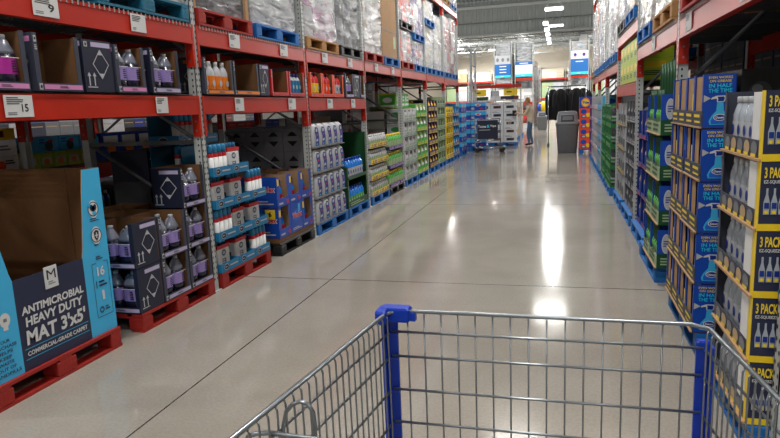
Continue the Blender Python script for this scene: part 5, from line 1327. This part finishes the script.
put(make_can, (1.0,), (.22, 20.75, 0), 0, 'large grey trash can with hooded flap lid near the right row end', 'trash can')
put(make_can, (.85,), (-1.0, 38.0, 0), 0, 'small distant grey trash can in the far aisle right of the man', 'trash can')
mb = MB(); mb.sect([(0, .22, .15), (.3, .24, .16), (.5, .18, .14)], 'yellow', n=10); mb.sect([(0, .12, .16, -.14), (.42, .12, .17, -.14)], 'blue', n=10); o = mb.build('piled_clothes', None, (-1.0, 38.0, 1.1)); tag(o, 'yellow and blue clothing piled on the distant trash can', 'clothes')
# coat rack
def make_rail():
    t = empty('garment_rack'); mb = MB(); mb.bar((-.62, 0, 2.14), (.68, 0, 2.14), .018, 'chrome', 8); mb.bar((-.62, .5, 2.14), (.68, .5, 2.14), .018, 'chrome', 8); mb.build('hanging_rail', t)
    for x in (-.62, .68):
        mb = MB()
        for y in (0, .5): mb.bar((x, y, 0.08), (x, y, 2.14), .018, 'chrome', 8)
        mb.bar((x, -.1, .08), (x, .6, .08), .02, 'chrome', 8); mb.bar((x, 0, 2.14), (x, .5, 2.14), .018, 'chrome', 8); mb.build('end_frame', t)
        for y in (-.08, .58):
            mb = MB(); mb.lathe([(0, .02), (.02, .04), (.06, .04), (.08, .02)], 'rubber', x, y, 10); mb.build('caster', t)
    return t
put(make_rail, (), (.2, 24.0, 0), 0, 'chrome garment rack carrying black coats behind the trash can', 'garment rack')
def make_coat(seed):
    r = random.Random(seed); t = empty('coat'); mb = MB(); rs = []
    for z, rx, ry in ((.0, .28, .1), (.12, .285, .11), (.45, .26, .13), (.8, .25, .14), (1.0, .24, .12), (1.08, .14, .09), (1.12, .07, .07)):
        rs.append([(rx * math.cos(a / 24 * 2 * PI) * (1 + .05 * math.sin(a * 2.1 + z * 7 + seed)), ry * math.sin(a / 24 * 2 * PI) * (1 + .16 * math.sin(a * 1.7 + seed)), z) for a in range(24)])
    mb.loft_rings(rs, 'cloth_black'); mb.build('coat_body', t)
    for s in (-1, 1):
        mb = MB(); mb.tube([(s * .2, 0, 1.02), (s * .3, -.02, .84), (s * .34, -.04, .55), (s * .35, -.05, .2)], [.075, .085, .075, .06], 'cloth_black', 10); mb.build('sleeve', t)
    mb = MB(); mb.tube([(-.2, 0, 1.02), (0, 0, 1.11), (0, 0, 1.15), (.02, 0, 1.18), (0, 0, 1.21)], .008, 'steel', 6); mb.build('hanger', t)
    mb = MB(); mb.box(.05, -.16, .1, .1, -.14, .18, 'sky'); mb.build('hang_tag', t)
    return t
for i in range(5):
    put(make_coat, (i,), (-.26 + i * .27, 23.92 if i % 2 else 24.5, .93), (rnd.uniform(-.2, .2) + .8), 'black coat on the garment rack, ' + ('leftmost, with a sleeve hanging free', 'second from the left', 'in the middle', 'fourth from the left', 'rightmost')[i], 'coat', 'black coats')
# end caps with hanging boards
def make_board(w, h, hw, top, mid, bot, marks):
    """hanging category board: white head, blue field, cyan foot"""
    t = empty('category_sign'); mb = MB(); mb.box(-w / 2, 0, 0, w / 2, .03, h, mid); mb.build('board', t); mb = MB(); fr = F(-w / 2, 0, 0)
    mb.panel(fr, 0, 0, w, h * .17, 'cyan'); mb.lines(fr, w * .35, h * .05, w * .65, h * .11, 1, 'white'); mb.panel(fr, 0, h, w, h + hw, top, .001) if hw else None
    if mid == 'blue_sign':
        for q in range(marks[0]): mb.panel(fr, w * .28, h * (.8 - q * .22), w * .72, h * (.86 - q * .22), 'white', .003)
    else:
        mb.panel(fr, 0, h * .8, w, h, 'blue_sign', .002); mb.panel(fr, w * .25, h * .87, w * .75, h * .93, 'white', .004)
    mb.build('board_print', t)
    if hw:
        mb = MB(); mb.box(-w / 2, 0, h, w / 2, .02, h + hw, top); fr = F(-w / 2, 0, h)
        for q in range(marks[1]):
            u = w * (q + .5) / marks[1]; mb.disc(fr, u, hw * .5, w * .09, hw * .22, ('gray_mid', 'blue_deep')[marks[2]], .003, 14)
            if marks[2]: mb.panel(fr, u - w * .07, hw * .3, u + w * .07, hw * .42, 'red', .005)
        mb.build('head_panel', t)
    return t
EC = [(-3.6, 'left'), (-2.27, 'middle'), (1.15, 'right')]
bd = [((1.0, .84, .55, 'dimwhite', 'blue_sign', 'cyan', (3, 3, 0)), 3.28, 'blue category board with three white lines and three logos above'),
      ((1.08, .93, 0, 'white', 'white', 'cyan', (0, 0, 0)), 3.28, 'white category board with blue head strip and cyan foot'),
      ((1.05, .95, .5, 'white', 'blue_sign', 'cyan', (1, 2, 1)), 3.25, 'blue category board with two small emblems above, right side')]
for i, ((x, nm), (a, z, lb)) in enumerate(zip(EC, bd)):
    for s in (-1, 1):
        put(make_upright, (5.4,), (x + s * .56, 42.3, 0), 0, 'grey upright of the %s far end cap rack, %s post' % (nm, ('left', 'right')[s > 0]), 'rack upright', 'far end cap uprights')
    for z2, zn in ((1.5, 'low'), (3.05 if i != 0 else 2.75, 'upper')):
        put(make_beam, (1.02,), (x, 42.28, z2), 0, 'short red beam of the %s far end cap, %s level' % (nm, zn), 'rack beam', 'end cap beams'); put(make_deck, (1.05,), (x, 42.28, z2 + .161), 0, 'short wire deck of the %s far end cap, %s level' % (nm, zn), 'wire deck', 'end cap decks')
    put(make_board, a, (x, 42.18, z), 0, lb, 'sign')
    put(make_block, (.98, .9, .85, ('dimwhite', 'white', 'cream'), 110 + i, 4, 2), (x, 42.36, 1.674), 0, 'white goods on the middle shelf of the %s far end cap' % nm, 'stacked cartons')
    put(make_block, (.98, .9, 1.2, (('white', 'red', 'slate'), ('red', 'maroon', 'dimwhite'), ('dimwhite', 'tan', 'blue'))[i], 115 + i, 4, 3), (x, 42.4, .0), 0, 'mixed goods at the foot of the %s far end cap' % nm, 'stacked cartons')
    zt = 3.224 if i else 2.924
    put(make_load, (1.0, .9, (5.45 - zt, 5.45 - zt, 5.3 - zt)[i], (('dimwhite', 'maroon', 'slate'), ('gray_mid', 'slate'), ('teal', 'tan', 'dimwhite'))[i], 'film', 120 + i, 5, 3, False), (x, 42.4, zt + .0), 0, 'wrapped load rising behind the %s category board' % nm, 'wrapped pallet load')
for i in range(6):
    for x, nm in ((-2.27, 'left of the far aisle'), (1.15, 'right of the far aisle'), (-3.6, 'second row left of the far aisle')):
        if x == -3.6 and i > 2: continue
        y = 44.9 + i * 2.6
        put(make_block, (2.4, 1.1, 1.9, (('red', 'dimwhite', 'slate'), ('dimwhite', 'tan', 'cream'), ('white', 'gray_mid', 'red'))[i % 3], 130 + i, 6, 7), (x + (.55 if x < 0 else -.55), y, 0), PI / 2 if x < 0 else -PI / 2, 'far shelving goods %s, %s block' % (nm, OR[i]), 'stacked cartons', 'far shelving goods')
        put(make_load, (2.3, 1.05, 2.9 - .35 * (i % 3), (('white', 'dimwhite'), ('tan', 'white', 'slate'))[i % 2], 'film_thin', 140 + i % 3, 5, 3, False), (x + (.52 if x < 0 else -.52), y, 1.905), PI / 2 if x < 0 else -PI / 2, 'tall far wrapped goods %s, %s block' % (nm, OR[i]), 'wrapped pallet load', 'far wrapped goods')
# racks along the far wall
for i in range(8):
    x = -11.2 + i * 2.6
    nm = OR[i] + ' bay from the left'
    put(make_upright, (5.4,), (x - 1.3, 71.3, 0), 0, 'grey upright of the far wall rack, ' + nm, 'rack upright', 'far wall uprights')
    for z, zn in ((1.9, 'low'), (3.98, 'upper')):
        put(make_beam, (2.5,), (x, 71.27, z), 0, 'red beam of the far wall rack, %s level, %s' % (zn, nm), 'rack beam', 'far wall beams')
        put(make_deck, (2.49,), (x, 71.27, z + .161), 0, 'wire deck of the far wall rack, %s level, %s' % (zn, nm), 'wire deck', 'far wall decks')
    put(make_block, (2.3, .9, 1.8, (('red', 'white', 'cream'), ('maroon', 'white', 'pink'))[i % 2], 150 + i, 6, 5), (x, 71.35, 0), 0, 'red and white goods low in the far wall rack, ' + nm, 'stacked cartons', 'far wall floor goods')
    put(make_block, (2.3, .9, 1.6, (('green_pale', 'dimwhite'), ('dimwhite', 'gray_mid'))[i % 2], 160 + i, 1, 2), (x, 71.35, 2.074), 0, 'pale goods on the middle of the far wall rack, ' + nm, 'stacked cartons', 'far wall middle goods')
    put(make_block, (2.3, .9, .95 if i % 3 else 1.4, (('cream', 'tan'), ('cream', 'white'), ('slate', 'cream'))[i % 3], 170 + i, 3, 3), (x, 71.35, 4.154), 0, 'cream cartons on top of the far wall rack, ' + nm, 'stacked cartons', 'far wall top goods')

# ================================================================== shopping cart
def make_cart():
    t = empty('shopping_cart'); ZT = 1.107; Y1 = 1.4
    XA, XB2 = -.392, .298     # front corners
    xa0, xb0 = -.515, .405    # rear ends
    zs = [1.056, .994, .908, .822, .74, .66, .58]
    y0 = .45
    def rim(z, y, s):   # x of the side wall at depth y
        k = (Y1 - y) / (Y1 - y0); return (XA + (xa0 - XA) * k) if s < 0 else (XB2 + (xb0 - XB2) * k)
    mb = MB(); pts = [(xa0, y0, ZT), (XA - .006, Y1 - .03, ZT), (XA + .025, Y1, ZT), (XB2 - .025, Y1, ZT), (XB2 + .006, Y1 - .03, ZT), (xb0, y0, ZT)]; mb.tube(pts, .0048, 'steel', 8); mb.build('top_rim', t)
    mb = MB()
    for z in zs: mb.bar((XA, Y1 - .004, z), (XB2, Y1 - .004, z), .0032, 'steel', 6)
    n = 17
    for i in range(1, n):
        x = XA + (XB2 - XA) * i / n; mb.bar((x, Y1 + .001, ZT), (x, Y1 + .001, .55), .0022, 'steel', 6)
    mb.build('front_panel', t)
    for s in (-1, 1):
        mb = MB()
        for z in zs[:]:
            mb.bar((rim(z, y0, s), y0, z), (rim(z, Y1 - .02, s), Y1 - .02, z), .003, 'steel', 6)
        y = Y1 - .03
        while y > y0:
            x = rim(ZT, y, s); q = -s * .006
            mb.tube([(x, y, ZT - .003), (x + q * .5, y, ZT - .012), (x + q, y, .55)], .0021, 'steel', 5); y -= .0265
        mb.build('side_panel', t)
    for s, x in ((-1, XA), (1, XB2)):
        mb = MB(); a = x - (.02 if s < 0 else .016); b = x + (.016 if s < 0 else .02)
        mb.box(a + .004, Y1 + .004, .52, b - .002, Y1 + .012, ZT - (.02 if s < 0 else .045), 'cart_blue'); mb.box(a if s < 0 else b - .006, Y1 - .02, .52, a + .006 if s < 0 else b, Y1 + .012, ZT - (.02 if s < 0 else .045), 'cart_blue')
        for z in zs[:5]: mb.box(a + .006, Y1 - .002, z - .012, b - .003, Y1 + .006, z - .006, 'cart_blue')
        mb.build('corner_guard', t)
        if s < 0:
            mb = MB(); mb.rbox(a - .004, Y1 - .018, ZT - .024, x + .05, Y1 + .016, ZT + .011, 'cart_blue', .005); mb.rbox(a - .008, Y1 - .045, ZT - .024, a + .018, Y1 + .012, ZT + .01, 'cart_blue', .005); mb.box(x + .05, Y1 - .01, ZT - .022, x + .062, Y1 + .008, ZT - .002, 'cart_blue')
            mb.build('corner_cap', t)
        else:
            mb = MB(); mb.rbox(a + .002, Y1 - .004, ZT - .06, b - .004, Y1 + .014, ZT - .036, 'cart_blue', .004); mb.build('corner_clip', t)
    mb = MB(); 
    for i in range(12):
        x = XA + .02 + i * (XB2 - XA - .04) / 11; mb.bar((x, y0, .47), (x, Y1, .55), .0025, 'steel', 5)
    for i in range(6):
        y = y0 + i * (Y1 - y0) / 5; z = .47 + .08 * i / 5; mb.bar((rim(z, y, -1) + .006, y, z), (rim(z, y, 1) - .006, y, z), .003, 'steel', 5)
    mb.build('basket_floor', t)
    mb = MB(); mb.tube([(XA, Y1 - .1, .5), (-.3, .95, .2), (-.3, .3, .18)], .014, 'steel', 8); mb.tube([(XB2, Y1 - .1, .5), (.2, .95, .2), (.2, .3, .18)], .014, 'steel', 8); mb.bar((-.3, .3, .18), (.2, .3, .18), .014, 'steel', 8); mb.bar((-.3, .95, .2), (.2, .95, .2), .014, 'steel', 8); mb.bar((-.3, .3, .18), (-.5, .3, 1.0), .014, 'steel', 8); mb.bar((.2, .3, .18), (.39, .3, 1.0), .014, 'steel', 8); mb.bar((-.5, .3, 1.0), (xa0, y0, ZT), .012, 'steel', 8); mb.bar((.39, .3, 1.0), (xb0, y0, ZT), .012, 'steel', 8); mb.build('chassis', t)
    mb = MB(); mb.bar((-.5, .3, 1.0), (.39, .3, 1.0), .018, 'cart_blue', 10); mb.build('handle', t)
    for x in (-.3, .2):
        for y in (.3, .95):
            mb = MB(); mb.loft_rings([[(x + q, y + .06 * math.cos(a * PI / 8), .062 + .06 * math.sin(a * PI / 8)) for a in range(16)] for q in (-.015, .015)], 'rubber'); mb.build('wheel', t)
            mb = MB(); mb.box(x - .022, y - .02, .06, x - .016, y + .02, .2, 'steel'); mb.box(x + .016, y - .02, .06, x + .022, y + .02, .2, 'steel'); mb.build('caster_fork', t)
    # folded child seat frame: the wire loop at the near left
    mb = MB(); Y = .72
    mb.tube(LOOP, .0038, 'steel', 8); mb.tube(BARP, .0045, 'steel', 8); mb.build('seat_frame_loop', t)
    return t
LOOP = [(-.4095, .90, .98)] + [(-0.4515, 0.9, 1.039), (-0.4485, 0.9, 1.0668), (-0.4421, 0.9, 1.091), (-0.4301, 0.9, 1.1056), (-0.4152, 0.9, 1.1123), (-0.4011, 0.9, 1.1091), (-0.3932, 0.9, 1.0956), (-0.3911, 0.9, 1.0725), (-0.3922, 0.9, 1.0417)]
BARP = [(-0.5105, 0.88, 1.0383), (-0.5058, 0.88, 1.0498), (-0.4903, 0.88, 1.0578), (-0.4643, 0.88, 1.0614), (-0.4372, 0.88, 1.0597), (-0.3893, 0.88, 1.0594), (-0.3581, 0.88, 1.0565), (-0.2409, 0.88, 1.0519)]
put(make_cart, (), (0, 0, 0), 0, 'steel wire shopping cart with blue plastic corners in the foreground', 'shopping cart')

# ================================================================== the shopper
def make_person():
    t = empty('person')
    J = {}; E_ = []; V = []; R_ = []
    def jn(k, p, r, par=None):
        J[k] = len(V); V.append(p); R_.append(r)
        if par is not None: E_.append((J[par], J[k]))
    # faces -x (towards the shelves); y is sideways
    jn('pel', (0, 0, .93), (.125, .16)); jn('waist', (.01, 0, 1.08), (.12, .15), 'pel'); jn('chest', (-.02, 0, 1.3), (.13, .175), 'waist'); jn('sh', (-.05, 0, 1.44), (.1, .13), 'chest'); jn('neck', (-.08, 0, 1.53), (.055, .055), 'sh'); jn('chin', (-.1, 0, 1.58), (.055, .055), 'neck')
    for s, n in ((-1, 'a'), (1, 'b')):
        jn('h' + n, (0, s * .1, .86), (.095, .095), 'pel'); kx = -.03 if s < 0 else .04
        jn('k' + n, (-.05 + kx, s * .11, .48), (.065, .065), 'h' + n); jn('f' + n, (.02 + kx * 1.6, s * .11, .09), (.042, .042), 'k' + n); jn('t' + n, (-.14 + kx * 1.6, s * .12, .045), (.035, .04), 'f' + n)
        jn('s' + n, (-.05, s * .19, 1.4), (.06, .06), 'sh'); jn('e' + n, (-.2, s * .23, 1.17), (.048, .048), 's' + n); jn('w' + n, (-.43, s * .14, 1.22), (.032, .032), 'e' + n); jn('p' + n, (-.5, s * .13, 1.23), (.03, .036), 'w' + n)
        for q in range(4): jn('g%d%s' % (q, n), (-.575 + .012 * abs(q - 1.5), s * (.1 + q * .02), 1.225 - .01 * q), (.009, .009), 'p' + n)
        jn('th' + n, (-.53, s * .085, 1.25), (.01, .01), 'p' + n)
    me = bpy.data.meshes.new('body'); me.from_pydata(V, E_, []); o = bpy.data.objects.new('body', me); COL.objects.link(o)
    md = o.modifiers.new('skin', 'SKIN'); sv = me.skin_vertices[0].data
    for i, r in enumerate(R_): sv[i].radius = r
    sv[0].use_root = True
    md2 = o.modifiers.new('sub', 'SUBSURF'); md2.levels = 2; md2.render_levels = 2
    dg = bpy.context.evaluated_depsgraph_get(); m2 = bpy.data.meshes.new_from_object(o.evaluated_get(dg)); COL.objects.unlink(o); bpy.data.objects.remove(o)
    for k in ('sweater', 'jeans', 'skin', 'rubber'): m2.materials.append(M[k])
    for p in m2.polygons:
        c = p.center; p.use_smooth = True
        p.material_index = 2 if (c.x < -.45 or c.z > 1.5) else (3 if c.z < .1 else (1 if c.z < .93 else 0))
    b = bpy.data.objects.new('body', m2); COL.objects.link(b); b.parent = t
    mb = MB(); mb.sect([(1.53, .05, .05, -.1), (1.56, .075, .06, -.12), (1.61, .09, .072, -.115), (1.67, .098, .078, -.105), (1.73, .092, .076, -.1), (1.77, .06, .055, -.09), (1.785, .02, .02, -.09)], 'skin', n=16, p=2)
    mb.sect([(1.615, .012, .012, -.21), (1.63, .018, .014, -.21), (1.66, .008, .008, -.205)], 'skin', n=8)
    for s in (-1, 1): mb.sect([(1.625, .012, .01, -.09, s * .078), (1.65, .018, .012, -.085, s * .08), (1.67, .012, .01, -.085, s * .078)], 'skin', n=8)
    for s in (-1, 1): mb.sect([(1.655, .006, .012, -.194, s * .03), (1.667, .006, .012, -.194, s * .03)], 'ink', n=8)
    mb.sect([(1.582, .006, .025, -.19), (1.59, .006, .025, -.19)], 'maroon', n=8); mb.build('head', t)
    mb = MB(); mb.sect([(1.6, .05, .07, -.045), (1.66, .08, .082, -.07), (1.71, .098, .086, -.085), (1.76, .09, .078, -.09), (1.795, .06, .055, -.09), (1.805, .02, .02, -.09)], 'hair', n=16, p=2); mb.build('hair', t)
    mb = MB(); mb.sect([(.86, .13, .17), (.95, .135, .175)], 'sweater', n=16, p=2.2, cap=False); mb.build('sweater_hem', t)
    return t
put(make_person, (), (-1.08, 24.3, 0), 0, 'person in a beige sweater and blue jeans reaching towards the shelves on the left', 'person')
mb = MB(); mb.box(-.05, -.09, 0, .1, .09, .2, 'ink'); mb.box(-.051, -.06, .04, -.05, .06, .16, 'dimwhite'); o = mb.build('boxed_item', None, (-1.68, 24.3, 1.14)); tag(o, 'small dark boxed item held in the hands of the person in the beige sweater', 'box')
# ================================================================== camera and render look
cam = bpy.data.cameras.new('camera'); co = bpy.data.objects.new('camera', cam); COL.objects.link(co)
f, pitch, yaw, roll, H = 627.6544, 0.1736, 0.2679, -0.0411, 1.5857
cam.sensor_width = 36; cam.sensor_fit = 'HORIZONTAL'; cam.lens = f / 780 * 36; cam.clip_end = 200; cam.clip_start = .05
fw = Vector((-math.sin(yaw) * math.cos(pitch), math.cos(yaw) * math.cos(pitch), -math.sin(pitch)))
ri = Vector((math.cos(yaw), math.sin(yaw), 0)); up = ri.cross(fw)
r2 = math.cos(roll) * ri + math.sin(roll) * up; u2 = -math.sin(roll) * ri + math.cos(roll) * up
co.matrix_world = Matrix(((r2.x, u2.x, -fw.x, 0), (r2.y, u2.y, -fw.y, 0), (r2.z, u2.z, -fw.z, H), (0, 0, 0, 1)))
SC.camera = co
w = bpy.data.worlds.new('world'); SC.world = w; w.use_nodes = True
w.node_tree.nodes['Background'].inputs[0].default_value = (.8, .85, .9, 1); w.node_tree.nodes['Background'].inputs[1].default_value = .3
SC.view_settings.view_transform = 'Standard'; SC.view_settings.look = 'None'; SC.view_settings.gamma = 1; SC.view_settings.use_curve_mapping = False
SC.view_settings.exposure = 0.0
